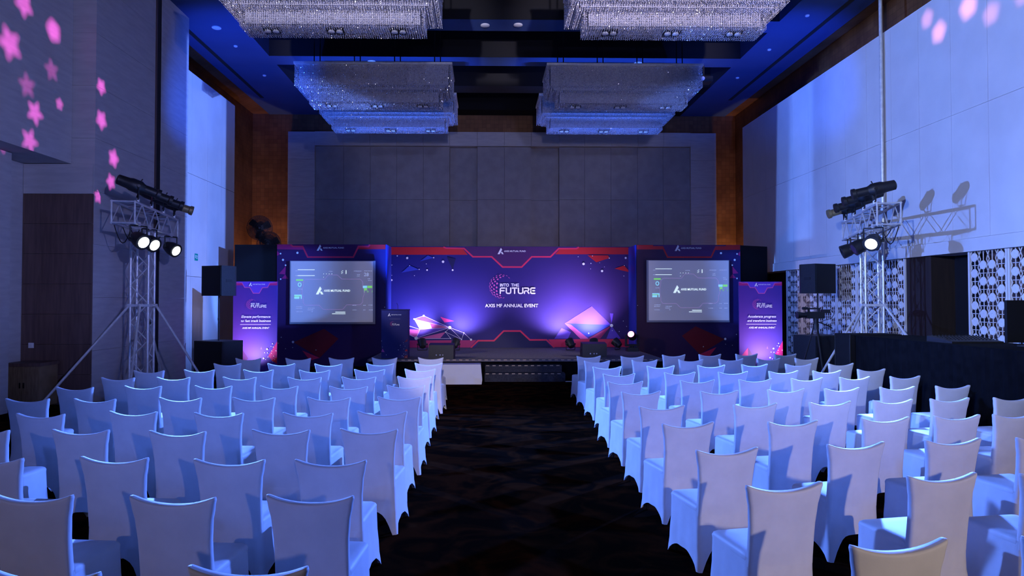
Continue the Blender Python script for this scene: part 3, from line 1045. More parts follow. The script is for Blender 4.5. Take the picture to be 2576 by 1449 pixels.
def screen(label, x0, x1, z0, z1, bdr_left, num):
    wd = x1 - x0
    h = z1 - z0
    s = thing('projection_screen', label, 'screen', ((x0 + x1) / 2, 21.02, z0))
    MB().box(-wd / 2, 0, 0, wd / 2, .035, h).build('border', E_FR, s)
    bl, brr = (.03, .07) if bdr_left else (.06, .02)
    MB().box(-wd / 2 + bl, -.006, .06, wd / 2 - brr, .0, h - .015).build('image_area', E_BG, s)
    # artwork coordinates of the projected slide: 0..1620 x 0..1210
    k = (wd - .1) / 1560

    def cv(u, v):
        return (-wd / 2 + bl + (u - 80) * k, h - (v - 128) * k * .985)
    y = -.012
    parts = {}

    def rect(mat, u0, v0, u1, v1):
        b = parts.setdefault(mat.name, (MB(), mat))[0]
        a = cv(u0, v0)
        c = cv(u1, v1)
        b.add([(a[0], y, c[1]), (c[0], y, c[1]), (c[0], y, a[1]), (a[0], y, a[1])], [(0, 1, 2, 3)])

    def line(mat, pts, wdt=5):
        b = parts.setdefault(mat.name, (MB(), mat))[0]
        for p, q in zip(pts[:-1], pts[1:]):
            a = Vector(cv(*p))
            c = Vector(cv(*q))
            d = (c - a).normalized()
            nn = Vector((-d.y, d.x)) * wdt * k / 2
            b.add([(a.x - nn.x, y, a.y - nn.y), (c.x - nn.x, y, c.y - nn.y), (c.x + nn.x, y, c.y + nn.y), (a.x + nn.x, y, a.y + nn.y)], [(0, 1, 2, 3)])
    rect(E_TX, 212, 297, 535, 306)
    rect(E_TX, 212, 411, 535, 420)
    rect(E_GR, 182, 487, 316, 516)
    rect(E_CY, 150, 785, 270, 806)
    rect(E_GR, 150, 808, 270, 818)
    rect(E_CY, 150, 822, 245, 862)
    rect(E_CY, 272, 785, 292, 862)
    rect(E_GR, 1535, 612, 1625, 655)
    rect(E_CY, 1450, 612, 1528, 655)
    rect(E_GR, 1472, 660, 1528, 700)
    for u in (1478, 1528, 1550, 1622):
        rect(E_GR, u, 706, u + 6, 740)
    rect(E_TX, 930, 1115, 1118, 1128)
    rect(E_TX, 868, 1147, 1120, 1158)
    for u in (704, 756, 808, 860):
        rect(E_TX, u - 5, 376, u + 5, 388)
    rect(E_TX, 698, 440, 708, 450)
    rect(E_TX, 1122, 310, 1136, 382)
    for v, a_ in ((318, 1050), (338, 1035), (352, 1048), (370, 1035)):
        rect(E_TX, a_, v, a_ + 24, v + 6)
    for (u, v, l_) in ((190, 1010, 110), (185, 1042, 115), (190, 1108, 105), (410, 1040, 110), (402, 1072, 96), (480, 1106, 30), (1255, 985, 70), (1460, 985, 40),
                       (1556, 980, 55), (1252, 1076, 70), (1460, 1075, 40), (1565, 1074, 60), (215, 674, 70), (1340, 392, 50), (1335, 422, 60), (1475, 320, 140),
                       (1275, 322, 130), (1540, 470, 50), (1550, 504, 50), (800, 328, 70), (165, 320, 30), (165, 412, 30)):
        u0 = u
        while u0 < u + l_:
            s1 = random.choice((10, 16, 22))
            rect(E_DM, u0, v, u0 + s1, v + 9)
            u0 += s1 + 8
    line(E_PK, [(365, 487), (722, 487), (790, 402), (965, 402), (1045, 482), (1400, 482), (1450, 540), (1450, 640), (1475, 690), (1475, 780), (1450, 840), (1445, 930),
                (1400, 980), (1140, 980), (1070, 1070), (700, 1070), (622, 988), (355, 988), (318, 935), (318, 850), (295, 780), (295, 690), (315, 620), (318, 535), (365, 487)], 4)
    ring = [(250 + 29 * math.cos(t * PI / 10), 590 + 36 * math.sin(t * PI / 10)) for t in range(21)]
    line(E_CY, ring, 13)
    for nm, (b, mt) in parts.items():
        o = b.build('projected_marks', mt, s)
        o['kind'] = 'stuff'
    c = cv(885, 745)
    wl_ = 650 * k
    brand_line(s, c[0], c[1] + .005, wl_, y - .002, E_TX)
    if num:
        c = cv(1515, 425)
        text_part('projected_number', '28', E_DM, s, c[0], y, c[1], 88 * k, 1.0)
    return s


screen('projection screen on the left stage flat, showing white brand lettering', -6.0, -3.39, 1.30, 3.24, True, True)
screen('projection screen on the right stage flat, showing white brand lettering', 4.97, 7.54, 1.35, 3.27, False, False)


# standees --------------------------------------------------------------
def standee(label, x, y, l1, l2, rz):
    s = thing('event_standee', label, 'standee', (x, y, 0), rz)
    mm = bg_vinyl('standee_ink', (.10, .03, .26), (.06, .035, .30), -.6, .6)
    MB().box(-.6, 0, .03, .6, .05, 2.55).build('board', mm, s)
    MB().box(-.62, .0, 0, .62, .3, .03).build('foot', M['black'], s)
    st_ = MB()
    st_.tube((-.3, .05, 2.0), (-.3, .32, .03), .015)
    st_.tube((.3, .05, 2.0), (.3, .32, .03), .015)
    st_.build('back_strut', M['alu'], s)
    A = Art(lambda u, v: ((u - 410) / 713 * 1.2, 2.55 - (v - 65) / 713 * 1.2), 0, s)
    A.poly([(54, 67), (195, 90), (228, 130), (54, 130)], 'magenta')
    A.poly([(766, 67), (645, 95), (618, 130), (766, 130)], 'magenta')
    A.poly([(110, 68), (740, 68), (645, 92), (610, 162), (522, 166), (472, 256), (380, 256), (325, 162), (240, 162), (198, 88)], 'violet')
    A.stroke([(60, 72), (110, 88), (195, 88), (238, 165), (322, 165), (378, 260), (475, 260), (525, 170), (610, 165), (645, 92), (760, 85)], .02, 'pink')
    A.poly([(78, 1310), (195, 1160), (195, 1420), (78, 1420)], 'magenta')
    A.poly([(195, 1160), (310, 1330), (195, 1420)], 'plum')
    A.poly([(630, 1290), (770, 1050), (770, 1320), (700, 1380)], 'magenta')
    A.poly([(500, 1180), (515, 1130), (530, 1180)], 'violet')
    A.poly([(680, 1360), (770, 1310), (770, 1420)], 'red')
    for (u, v, r_) in [(612, 1176, 13), (556, 1327, 12), (698, 1089, 8), (711, 1141, 7), (675, 1132, 5), (690, 1205, 6), (620, 1237, 7), (684, 1245, 5), (757, 1203, 7),
                       (573, 1234, 6), (720, 1290, 7), (627, 1305, 5), (591, 1346, 5), (737, 1346, 6), (703, 1385, 5)]:
        A.dot(u, v, r_ / 713 * 1.2)
    A.stroke([(170, 772), (665, 772)], .012, 'pale')
    yk = -.022
    c = A.conv(355, 440)
    future_logo(s, c[0], c[1], .142, yk)
    c = A.conv(440, 128)
    brand_line(s, c[0], c[1], .45, yk)
    for (t, v, w_) in ((l1, 662, 470), (l2, 730, 484)):
        c = A.conv(425, v)
        text_part('lettering', t, M['letter'], s, c[0], yk, c[1], w_ / 713 * 1.2, 1.0, .22, .015)
    c = A.conv(428, 842)
    text_part('lettering', 'AXIS MF ANNUAL EVENT', M['letter'], s, c[0], yk, c[1], 440 / 713 * 1.2, 1.0, .1, .015)
    return s


standee('glowing standee at left reading Elevate performance to fast track business', -6.37, 19.0, 'Elevate performance', 'to fast track business', .03)
standee('glowing standee at right reading Accelerate progress and transform business', 7.69, 19.0, 'Accelerate progress', 'and transform business', -.03)

# podium ----------------------------------------------------------------
pd = thing('lectern', 'tall dark blue printed lectern at the left of the stage', 'lectern', (-2.42, 18.2, .49))
MB().box(-.35, 0, 0, .35, .45, 1.27).build('body', bg_vinyl('lectern_ink', (.03, .035, .16), (.02, .02, .12), -.35, .35), pd)
MB().box(-.36, -.01, 1.27, .36, .46, 1.295).build('top', VM[VI['navy']], pd)
A = Art(lambda u, v: ((u - 438) / 685 * .7, 1.295 - (v - 90) / 685 * .7), 0, pd)
A.poly([(98, 1190), (130, 1105), (185, 1200)], 'pink')
A.poly([(700, 1165), (755, 1120), (778, 1180)], 'red')
A.poly([(690, 945), (770, 860), (775, 915)], 'darkred')
A.poly([(530, 1310), (580, 1280), (590, 1290)], 'darkred')
A.poly([(690, 1300), (778, 1270), (778, 1370), (690, 1370)], 'darkred')
A.stroke([(300, 338), (590, 338)], .004, 'grey')
for (u, v, r_) in [(108, 908, 8), (130, 1062, 6), (228, 1268, 9), (592, 1020, 10), (542, 1140, 9), (668, 950, 5), (675, 993, 4), (713, 1045, 6), (682, 1113, 6), (598, 1070, 4),
                   (680, 1245, 7), (640, 1292, 9), (670, 1312, 6), (741, 1330, 8), (728, 1185, 5), (733, 1255, 5)]:
    A.dot(u, v, r_ / 685 * .7)
c = A.conv(440, 258)
brand_line(pd, c[0], c[1] + .01, .36, -.022)
c = A.conv(385, 465)
future_logo(pd, c[0], c[1], .065, -.022)
mic = MB()
mic.path([(.05, .3, .81 + .485), (.05, .28, 1.4), (.03, .2, 1.46)], .006)
mic.build('microphone', M['cable'], pd)


# ------------------------------------------------------------------ stage equipment
def par_can(name, label, loc, direction, lit, parent=None, scale=1.0, hang=False, group=None):
    """LED par: body, cooling ring, lens, yoke"""
    d = Vector(direction).normalized()
    r = thing(name, label, 'stage light', loc, 0, group) if parent is None else None
    s = scale
    b = MB()
    o = Vector((0, 0, (.19 if not hang else -.22) * s))
    back = o - d * .13 * s
    b.lathe(back, d, [(0, .05 * s), (.02 * s, .09 * s), (.13 * s, .125 * s), (.25 * s, .135 * s), (.27 * s, .135 * s), (.27 * s, .11 * s)], 18)
    b.build('body', M['black_pl'], r, True)
    le = MB()
    le.lathe(back + d * .272 * s, d, [(0, .095 * s), (.006 * s, .09 * s)], 18)
    le.build('lens', lit, r)
    y = MB()
    side = d.cross(Vector((0, 0, 1))).normalized()
    base = Vector((0, 0, .012)) if not hang else Vector((0, 0, 0))
    for sg in (-1, 1):
        y.tube(base + side * sg * .15 * s, o + side * sg * .15 * s, .012 * s, .012 * s, 6)
        y.tube(o + side * sg * .12 * s, o + side * sg * .17 * s, .025 * s, .025 * s, 8)
    y.tube(base - side * .15 * s, base + side * .15 * s, .012 * s, .012 * s, 6)
    y.build('yoke', M['black_pl'], r)
    if hang:
        c_ = MB()
        c_.box(-.025, -.025, -.005, .025, .025, .07)
        c_.build('clamp', M['alu'], r)
    return r


def led_spot(name, loc, direction, energy, color, angle=70, blend=.8, off=.32):
    d = Vector(direction).normalized()
    p = Vector(loc) + Vector((0, 0, .19)) + d * off
    spot(name, p, p + d, energy, color, angle, blend, .06)


PAR_C = (.60, .50, 1.0)
pars = [('black stage light behind the left wedge monitor, nearer the lectern', (-1.95, 21.1, .49), (-.25, .8, .9), 420),
        ('black stage light peeping over the right end of the left wedge', (-.95, 21.1, .49), (.25, .8, .9), 480),
        ('tilted black stage light left of the right wedge monitor', (2.62, 21.1, .49), (-.3, .8, .9), 560),
        ('black stage light half hidden behind the right wedge monitor', (3.35, 21.1, .49), (.0, .8, .9), 420),
        ('stage light with bright white lens beside the moving head', (4.1, 21.25, .49), (-.75, .6, .75), 200)]
for lb, loc, d, e in pars:
    par_can('stage_par_light', lb, loc, d, M['lens_white'] if e == 200 else M['lens_blue'], None, 1.0, False, 'uplights along the foot of the backdrop')
    led_spot('par_beam', loc, d, e, PAR_C, 100, 1.0)
# uplights at the standees and right flat
for lb, loc, d in (('small uplight on the floor before the left standee', (-6.42, 18.2, 0), (0, .7, 1.0)),
                   ('small uplight on the floor before the right standee', (7.75, 18.2, 0), (0, .7, 1.0)),
                   ('small uplight on the floor before the right stage flat', (7.55, 20.3, 0), (0, .6, .9))):
    par_can('uplight', lb, loc, d, M['lens_blue'], None, .7, False, 'floor uplights')
for loc, e in (((-6.42, 18.2, 0), 520), ((7.75, 18.2, 0), 560)):
    led_spot('uplight_beam', loc, (0, .9, 1.0), e * .36, (.78, .66, 1.0), 116, 1.0, .16)
led_spot('uplight_beam', (7.55, 20.3, 0), (0, .5, .8), 14, (.3, .4, 1.0), 60, .9, .25)

# moving head at the right end of the stage
mh = thing('moving_head_light', 'grey moving head light with pink lens at stage right end', 'stage light', (4.42, 20.6, .49))
MB().hprism([(-.16, -.14), (.16, -.14), (.18, -.1), (.18, .1), (.16, .14), (-.16, .14), (-.18, .1), (-.18, -.1)], 0, .12).build('base', M['black_pl'], mh)
yk = MB()
yk.box(-.21, -.07, .15, .21, .07, .21)
yk.box(-.21, -.06, .21, -.16, .06, .5)
yk.box(.16, -.06, .21, .21, .06, .5)
yk.tube((0, 0, .12), (0, 0, .15), .06, .06, 12)
yk.build('yoke', M['grille'], mh)
hd = MB()
dd = Vector((-.35, -.75, .35)).normalized()
hd.lathe(Vector((0, 0, .46)) - dd * .17, dd, [(0, .05), (.03, .10), (.15, .14), (.28, .125), (.33, .11)], 18)
h_ = hd.build('head', M['black_pl'], mh, True)
le = MB()
le.lathe(Vector((0, 0, .46)) + dd * .162, dd, [(0, .095), (.006, .09)], 18)
le.build('lens', M['lens_pink'], h_)


def wedge(label, loc, rz):
    w_ = thing('wedge_monitor', label, 'speaker', loc, rz, 'stage wedge monitors')
    pr = [(-.20, 0), (.16, 0), (.23, .12), (.10, .40), (-.20, .36)]   # y,z profile, grille faces the performer (+y)
    b = MB()
    n = len(pr)
    for xx in ((-.33, .33),):
        vs = [(xx[0], p[0], p[1]) for p in pr] + [(xx[1], p[0], p[1]) for p in pr]
        b.add(vs, [tuple(range(n - 1, -1, -1)), tuple(range(n, 2 * n))] + [(i, (i + 1) % n, n + (i + 1) % n, n + i) for i in range(n)])
    b.build('cabinet', M['black_pl'], w_)
    g = MB()
    p, q = Vector((0, .235, .13)), Vector((0, .11, .395))
    g.add([(-.30, p.y, p.z), (.30, p.y, p.z), (.30, q.y, q.z), (-.30, q.y, q.z)], [(0, 1, 2, 3)])
    g.build('grille', M['grille'], w_)
    c_ = MB()
    for xx in (-.12, -.02, .05):
        c_.lathe((xx, -.2, .1), (0, -1, 0), [(0, .018), (.015, .018)], 10)
    c_.build('connector', M['chrome'], w_)
    for sx in (-.332, .318):
        MB().box(sx, -.08, .16, sx + .014, .06, .22).build('handle', M['grille'], w_)
    return w_


wedge('black wedge monitor near the lectern, left half of stage', (-1.16, 18.2, .49), -.08)
wedge('black wedge monitor on the right half of the stage', (2.93, 18.6, .49), .03)


# loudspeakers ------------------------------------------------------------
def loudspeaker(label, sublabel, polelabel, x, y, sub, top, rz):
    s = thing('subwoofer', sublabel, 'speaker', (x, y, 0), rz)
    hw, hh = sub
    MB().box(-hw, -.35, .03, hw, .35, hh).build('cabinet', M['black_pl'], s)
    MB().box(-hw + .03, .351, .06, hw - .03, .36, hh - .03).build('grille', M['grille'], s)
    f = MB()
    for a in (-1, 1):
        for b_ in (-1, 1):
            f.tube((a * (hw - .08), b_ * .28, 0), (a * (hw - .08), b_ * .28, .03), .03, .03, 8)
    f.build('feet', M['leg'], s)
    pl = thing('speaker_pole', polelabel, 'speaker pole', (x, y, hh), rz)
    MB().tube((0, 0, 0), (0, 0, top[0] - hh), .018, .018, 10).build('tube', M['leg'], pl, True)
    MB().tube((0, 0, (top[0] - hh) * .45), (0, 0, (top[0] - hh) * .45 + .06), .026, .026, 10).build('collar', M['leg'], pl)
    t = thing('loudspeaker', label, 'speaker', (x, y, top[0]), rz)
    w_, h = top[1], top[2]
    MB().hprism([(-w_ / 2, -.2), (-w_ / 2 + .1, -.34), (w_ / 2 - .1, -.34), (w_ / 2, -.2), (w_ / 2, .25), (-w_ / 2, .25)], .0, h).build('cabinet', M['black_pl'], t)
    MB().box(-w_ / 2 + .02, .251, .02, w_ / 2 - .02, .262, h - .02).build('grille', M['grille'], t)
    MB().box(-w_ / 2 - .006, -.1, h * .45, -w_ / 2 + .002, .1, h * .55).build('handle', M['grille'], t)
    MB().box(w_ / 2 - .002, -.1, h * .45, w_ / 2 + .006, .1, h * .55).build('handle', M['grille'], t)
    bk = MB()
    bk.box(-.12, -.346, .1, .12, -.338, .36)
    bk.build('rear_panel', M['grille'], t)


loudspeaker('black loudspeaker on a pole left of the stage', 'black subwoofer cabinet under the left loudspeaker', 'thin black pole carrying the left loudspeaker',
            -6.82, 17.6, (.47, 1.0), (2.14, .68, .76), PI * .86)
loudspeaker('black loudspeaker on a pole against the white lattice', 'black subwoofer cabinet under the right loudspeaker', 'thin black pole carrying the right loudspeaker',
            8.42, 17.2, (.47, 1.15), (2.20, .70, .74), PI * 1.12)

# camcorder on tripod --------------------------------------------------------
ct = thing('camera_tripod', 'black video tripod before the right subwoofer', 'tripod', (7.3, 15.0, 0))
tb = MB()
for a in (.5, 2.6, 4.7):
    tb2 = MB()
    tb2.tube((.05 * math.cos(a), .05 * math.sin(a), 1.42), (.42 * math.cos(a), .42 * math.sin(a), 0.02), .018, .014, 8)
    tb2.tube((.42 * math.cos(a), .42 * math.sin(a), 0.02), (.42 * math.cos(a), .42 * math.sin(a), 0), .025, .025, 8)
    tb2.build('leg', M['leg'], ct)
cc = MB()
cc.tube((0, 0, 1.38), (0, 0, 1.5), .06, .06, 12)
cc.tube((0, 0, 1.5), (0, 0, 1.62), .045, .06, 12)
cc.build('fluid_head', M['black_pl'], ct, True)
MB().path([(0, 0, 1.56), (.15, -.2, 1.48), (.2, -.32, 1.42)], .012, 6).build('pan_handle', M['leg'], ct)
vc = thing('video_camera', 'black camcorder mounted on the tripod by the lattice', 'camera', (7.3, 15.0, 1.621))
MB().box(-.22, -.06, 0.0, .16, .06, .15).build('body', M['black_pl'], vc)
MB().lathe((-.22, 0, .075), (-1, 0, 0), [(0, .055), (.1, .06), (.16, .075), (.2, .08)], 14).build('lens_hood', M['black_pl'], vc, True)
hv = MB()
hv.box(-.2, -.02, .2, .1, .02, .235)
hv.box(-.18, -.015, .15, -.14, .015, .2)
hv.box(.05, -.015, .15, .09, .015, .2)
hv.tube((-.3, 0, .225), (-.18, 0, .225), .03, .03, 10)
hv.build('top_handle', M['black_pl'], vc)
MB().box(.14, -.05, .12, .3, .05, .2).build('viewfinder', M['black_pl'], vc)
MB().path([(.16, .02, .16), (.34, .02, .2), (.42, .02, .1), (.36, .02, .0), (.2, .02, -.04), (.1, .02, -.1)], .006, 6).build('cable', M['cable'], vc)


# ------------------------------------------------------------------ lighting towers
def profile(parent_name, label, loc, direction, group, warm=False):
    """ellipsoidal profile spot standing on a truss"""
    d = Vector(direction).normalized()
    r = thing('profile_spotlight', label, 'stage light', loc, 0, group)
    o = Vector((0, 0, .27))
    b = MB()
    b.lathe(o - d * .38, d, [(0, .06), (.02, .095), (.20, .105), (.26, .125), (.42, .125), (.46, .10), (.50, .085)], 16)
    b.build('body', M['black_pl'], r, True)
    br = MB()
    br.lathe(o + d * .10, d, [(0, .085), (.22, .085), (.24, .105), (.30, .105), (.30, .08)], 16)
    q = br.build('barrel', M['barrel_lit_tint'] if warm else M['black_pl'], r, True)
    le = MB()
    le.lathe(o + d * .385, d, [(0, .085), (.006, .08)], 16)
    le.build('lens', M['lens_off'], q)
    side = d.cross(Vector((0, 0, 1))).normalized()
    y = MB()
    for sg in (-1, 1):
        y.tube(Vector((0, 0, .03)) + side * sg * .10, o + side * sg * .14, .012, .012, 6)
        y.tube(o + side * sg * .11, o + side * sg * .17, .028, .028, 8)
    y.tube(Vector((0, 0, .03)) - side * .10, Vector((0, 0, .03)) + side * .10, .014, .014, 6)
    y.build('yoke', M['leg'], r)
    up = side.cross(d)
    k_ = MB()
    k_.tube(o + up * .1, o + up * .17 + d * .02, .008, .012, 6)
    k_.tube(o + d * .05 - up * .1, o + d * .05 - up * .2, .02, .02, 8)
    k_.build('shutter_knob', M['leg'], r)
    MB().tube((0, 0, -.02), (0, 0, .05), .028, .028, 8).build('clamp', M['alu'], r)
    return r


def truss_box(b, p0, p1, half, z0, z1, r=.022, rd=.011, seg=.42):
    """horizontal box truss from p0 to p1 (x,y), square section"""
    a = Vector((p0[0], p0[1], 0))
    c = Vector((p1[0], p1[1], 0))
    d = (c - a)
    L_ = d.length
    d.normalize()
    s_ = Vector((-d.y, d.x, 0)) * half
    cor = [(s_, z0), (-s_, z0), (s_, z1), (-s_, z1)]
    for off, z in cor:
        b['chord'].append((a + off + Vector((0, 0, z)), c + off + Vector((0, 0, z))))
    for e in (a, c):
        for sg in (1, -1):
            b['brace'].append((e + s_ * sg + Vector((0, 0, z0)), e + s_ * sg + Vector((0, 0, z1)), .016))
        for z in (z0, z1):
            b['brace'].append((e + s_ + Vector((0, 0, z)), e - s_ + Vector((0, 0, z)), .016))
    n = max(2, int(L_ / seg))
    for i in range(n):
        t0, t1 = L_ * i / n, L_ * (i + 1) / n
        za, zb = (z0, z1) if i % 2 == 0 else (z1, z0)
        for sg in (1, -1):
            b['brace'].append((a + d * t0 + s_ * sg + Vector((0, 0, za)), a + d * t1 + s_ * sg + Vector((0, 0, zb)), rd))
        sa = 1 if i % 2 == 0 else -1
        for z in (z0, z1):
            b['brace'].append((a + d * t0 + s_ * sa + Vector((0, 0, z)), a + d * t1 - s_ * sa + Vector((0, 0, z)), rd))


def tower(label, base, t0, t1, feet, rot):
    bx, by = base
    T = thing('truss_tower', label, 'truss tower', (bx, by, 0))
    h = .17
    R_ = Matrix.Rotation(rot, 3, 'Z')
    cs = [R_ @ Vector((a * h, b_ * h, 0)) for a, b_ in ((-1, -1), (1, -1), (1, 1), (-1, 1))]
    ztop = 3.45
    for c in cs:
        MB().tube(c + Vector((0, 0, .06)), c + Vector((0, 0, ztop)), .025, .025, 10).build('mast_chord', M['alu'], T, True)
    n = 9
    for i in range(n):
        za, zb = .08 + (ztop - .08) * i / n, .08 + (ztop - .08) * (i + 1) / n
        for k_ in range(4):
            p, q = cs[k_], cs[(k_ + 1) % 4]
            if i % 2:
                p, q = q, p
            MB().tube(p + Vector((0, 0, za)), q + Vector((0, 0, zb)), .012, .012, 6).build('mast_brace', M['alu'], T)
    bs = MB()
    bs.xbox(Matrix.Translation((0, 0, .035)) @ R_.to_4x4(), .62, .62, .05)
    bs.build('base_plate', M['black_pl'], T)
    sl = MB()
    sl.xbox(Matrix.Translation((0, 0, 1.92)) @ R_.to_4x4(), .43, .43, .05)
    sl.build('leg_collar', M['alu'], T)
    for (fx, fy) in feet:
        f = Vector((fx - bx, fy - by, 0))
        e = f.normalized() * .26
        lg = MB()
        lg.tube(Vector((e.x, e.y, 1.92)), Vector((f.x, f.y, .05)), .024, .024, 8)
        lg.tube(Vector((e.x * .7, e.y * .7, 1.92)), Vector((e.x * 1.1, e.y * 1.1, 1.92)), .03, .03, 8)
        o = lg.build('outrigger', M['alu'], T, True)
        ft = MB()
        ft.tube(Vector((f.x, f.y, 0)), Vector((f.x, f.y, .06)), .07, .04, 12)
        ft.build('foot_pad', M['leg'], o)
    b = {'chord': [], 'brace': []}
    truss_box(b, (t0[0] - bx, t0[1] - by), (t1[0] - bx, t1[1] - by), .2, 3.46, 3.86)
    for p, q in b['chord']:
        MB().tube(p, q, .025, .025, 10).build('boom_chord', M['alu'], T, True)
    for p, q, r_ in b['brace']:
        MB().tube(p, q, r_, r_, 6).build('boom_brace', M['alu'], T)
    return T


tower('silver truss lighting tower left of the audience', (-7.02, 14.1), (-6.72, 12.75), (-7.25, 15.7), [(-8.15, 12.6), (-5.65, 14.3), (-7.3, 15.7), (-6.6, 12.75)], .12)
tower('silver truss lighting tower right of the audience', (8.22, 14.4), (7.62, 12.75), (8.72, 16.1), [(6.6, 13.95), (9.05, 13.05), (8.05, 16.0)], -.25)


def on(t0, t1, f, side):
    d = Vector((t1[0] - t0[0], t1[1] - t0[1]))
    n_ = Vector((-d.y, d.x)).normalized() * side
    return t0[0] + d.x * f + n_.x, t0[1] + d.y * f + n_.y


LT = ((-6.72, 12.75), (-7.25, 15.7))
RT = ((7.62, 12.75), (8.72, 16.1))
GL = 'profile spotlights on the left tower'
GR = 'profile spotlights on the right tower'
names = ['nearest', 'second', 'third', 'farthest']
for i, f in enumerate((.06, .34, .62, .90)):
    x, y = on(*LT, f, -.2)
    profile('l', 'black profile spotlight atop left tower, %s of four along the boom' % names[i], (x, y, 3.89), (7.2, 4.2 - i * .6, -2.9 + .2 * i), GL, i == 3)
    x, y = on(*RT, f, .2)
    profile('r', 'black profile spotlight atop right tower, %s of four along the boom' % names[i], (x, y, 3.89), (-7.2, 2.4 - i * .4, -1.6 - .2 * i), GR, i == 3)
hung = [('hung wash light with glaring white lens, near end of left boom', LT, .08, -.2, (.80, -.42, -.42), 1),
        ('hung wash light with white lens, second from near end, left boom', LT, .3, -.2, (.84, -.36, -.42), 1),
        ('hung wash light with white lens at far end of left boom', LT, .82, -.2, (.86, -.30, -.42), 1),
        ('hung wash light with glaring white lens under right boom', RT, .10, .2, (-.62, -.62, -.42), 1),
        ('unlit hung wash light pointing left under the right boom', RT, .42, .2, (-.9, .15, -.5), 0),
        ('unlit hung wash light at far end of the right boom', RT, .78, .2, (-.9, .3, -.4), 0)]
for lb, tr, f, sd, d, on_ in hung:
    x, y = on(*tr, f, sd)
    par_can('hung_wash_light', lb, (x, y, 3.43), d, M['lens_white'] if on_ else M['lens_off'], None, 1.15, True, 'wash lights hung under the booms')
# loose cables of the towers
for nm, tr, sd in (('black cables looping under the left boom', LT, .2), ('black cables looping under the right boom', RT, -.2)):
    cbn = thing('cable_bundle', nm, 'cable', (tr[0][0], tr[0][1], 3.43))
    for k_ in range(5):
        f0, f1 = .05 + .16 * k_, .2 + .16 * k_
        x0, y0 = on(*tr, f0, sd)
        x1, y1 = on(*tr, f1, sd * .2)
        x0, x1, y0, y1 = x0 - tr[0][0], x1 - tr[0][0], y0 - tr[0][1], y1 - tr[0][1]
        dp = random.uniform(.15, .4)
        MB().path([(x0 + (x1 - x0) * t / 8, y0 + (y1 - y0) * t / 8, -dp * math.sin(PI * t / 8)) for t in range(9)], .009, 5).build('cable', M['cable'], cbn)

# ------------------------------------------------------------------ chandeliers
def strand_grid(b, pts, ztop, zbot, step=.036, r=.0105):
    for (x, y) in pts:
        z = zbot + random.uniform(0, .012)
        while z < ztop:
            b.v_ext(x, y, z, r)
            z += step


class BeadMB(MB):
    def v_ext(s, x, y, z, r):
        o = len(s.v)
        h = r * 1.5
        a = random.random() * 1.571
        c, q = r * math.cos(a), r * math.sin(a)
        tx, ty = random.uniform(-.5, .5) * r, random.uniform(-.5, .5) * r
        s.v += [(x + c, y + q, z), (x - q, y + c, z), (x - c, y - q, z), (x + q, y - c, z), (x + tx, y + ty, z + h), (x - tx, y - ty, z - h)]
        s.f += [(o, o + 1, o + 4), (o + 1, o + 2, o + 4), (o + 2, o + 3, o + 4), (o + 3, o, o + 4),
                (o + 1, o, o + 5), (o + 2, o + 1, o + 5), (o + 3, o + 2, o + 5), (o, o + 3, o + 5)]
        s.m += [1 if random.random() < .16 else 0] * 8


def ring_pts(hx, y0, y1, sp):
    p = []
    n = int(2 * hx / sp)
    for i in range(n + 1):
        x = -hx + 2 * hx * i / n
        p += [(x, y0), (x, y1)]
    n = int((y1 - y0) / sp)
    for i in range(1, n):
        y = y0 + (y1 - y0) * i / n
        p += [(-hx, y), (hx, y)]
    return p


def fill_pts(hx, y0, y1, sp, hole=None):
    p = []
    nx, ny = int(2 * hx / sp), int((y1 - y0) / sp)
    for i in range(nx + 1):
        for j in range(ny + 1):
            x, y = -hx + 2 * hx * i / nx, y0 + (y1 - y0) * j / ny
            if hole and abs(x) < hole[0] and hole[1] < y < hole[2]:
                continue
            p.append((x, y))
    return p


up_b = BeadMB()
strand_grid(up_b, ring_pts(2.065, 0, 1.4, .04), -.04, -.60)
strand_grid(up_b, ring_pts(2.03, .035, 1.365, .05), -.04, -.60, .05)
strand_grid(up_b, fill_pts(2.0, .07, 1.33, .05, (1.93, .2, 1.2)), -.54, -.61)
up_me = up_b.mesh('crystal_strands', [M['crystal'], M['glint']])
mid_b = BeadMB()
strand_grid(mid_b, ring_pts(1.93, .2, 1.2, .04), -.55, -.68)
strand_grid(mid_b, fill_pts(1.9, .24, 1.16, .05, (1.78, .4, 1.0)), -.62, -.69)
strand_grid(mid_b, ring_pts(1.78, .4, 1.0, .04), -.66, -.97)
strand_grid(mid_b, ring_pts(1.75, .43, .97, .05), -.66, -.97, .05)
REC = (-1.25, 0.0, 1.25)


def in_rec(x, y):
    return any(abs(x - c) < .17 and .55 < y < .85 for c in REC)


strand_grid(mid_b, [p for p in fill_pts(1.74, .44, .96, .045) if not in_rec(*p)], -.91, -.98)
mid_me = mid_b.mesh('crystal_strands', [M['crystal'], M['glint']])
core1 = MB().box(-1.98, .08, -.55, 1.98, 1.32, -.01).mesh('core', M['core'])
core2 = MB().box(-1.70, .47, -.90, 1.70, .93, -.55).box(-1.88, .25, -.62, 1.88, 1.15, -.55).mesh('core', M['core'])
tray = MB().box(-2.09, -.03, -.03, 2.09, 1.43, .03).mesh('tray', M['alu'])
rec_me = MB().box(-.17, -.11, -.04, .17, .11, .0).mesh('lamp_recess', M['gap'])
lamp_me = MB().lathe((0, 0, -.04), (0, 0, -1), [(0, .06), (.03, .065), (.035, .05)], 14).mesh('lamp', M['downlight'], True)
rod_me = MB().tube((0, 0, 0), (0, 0, 2.15), .015, .015, 8).mesh('hanging_rod', M['black'])
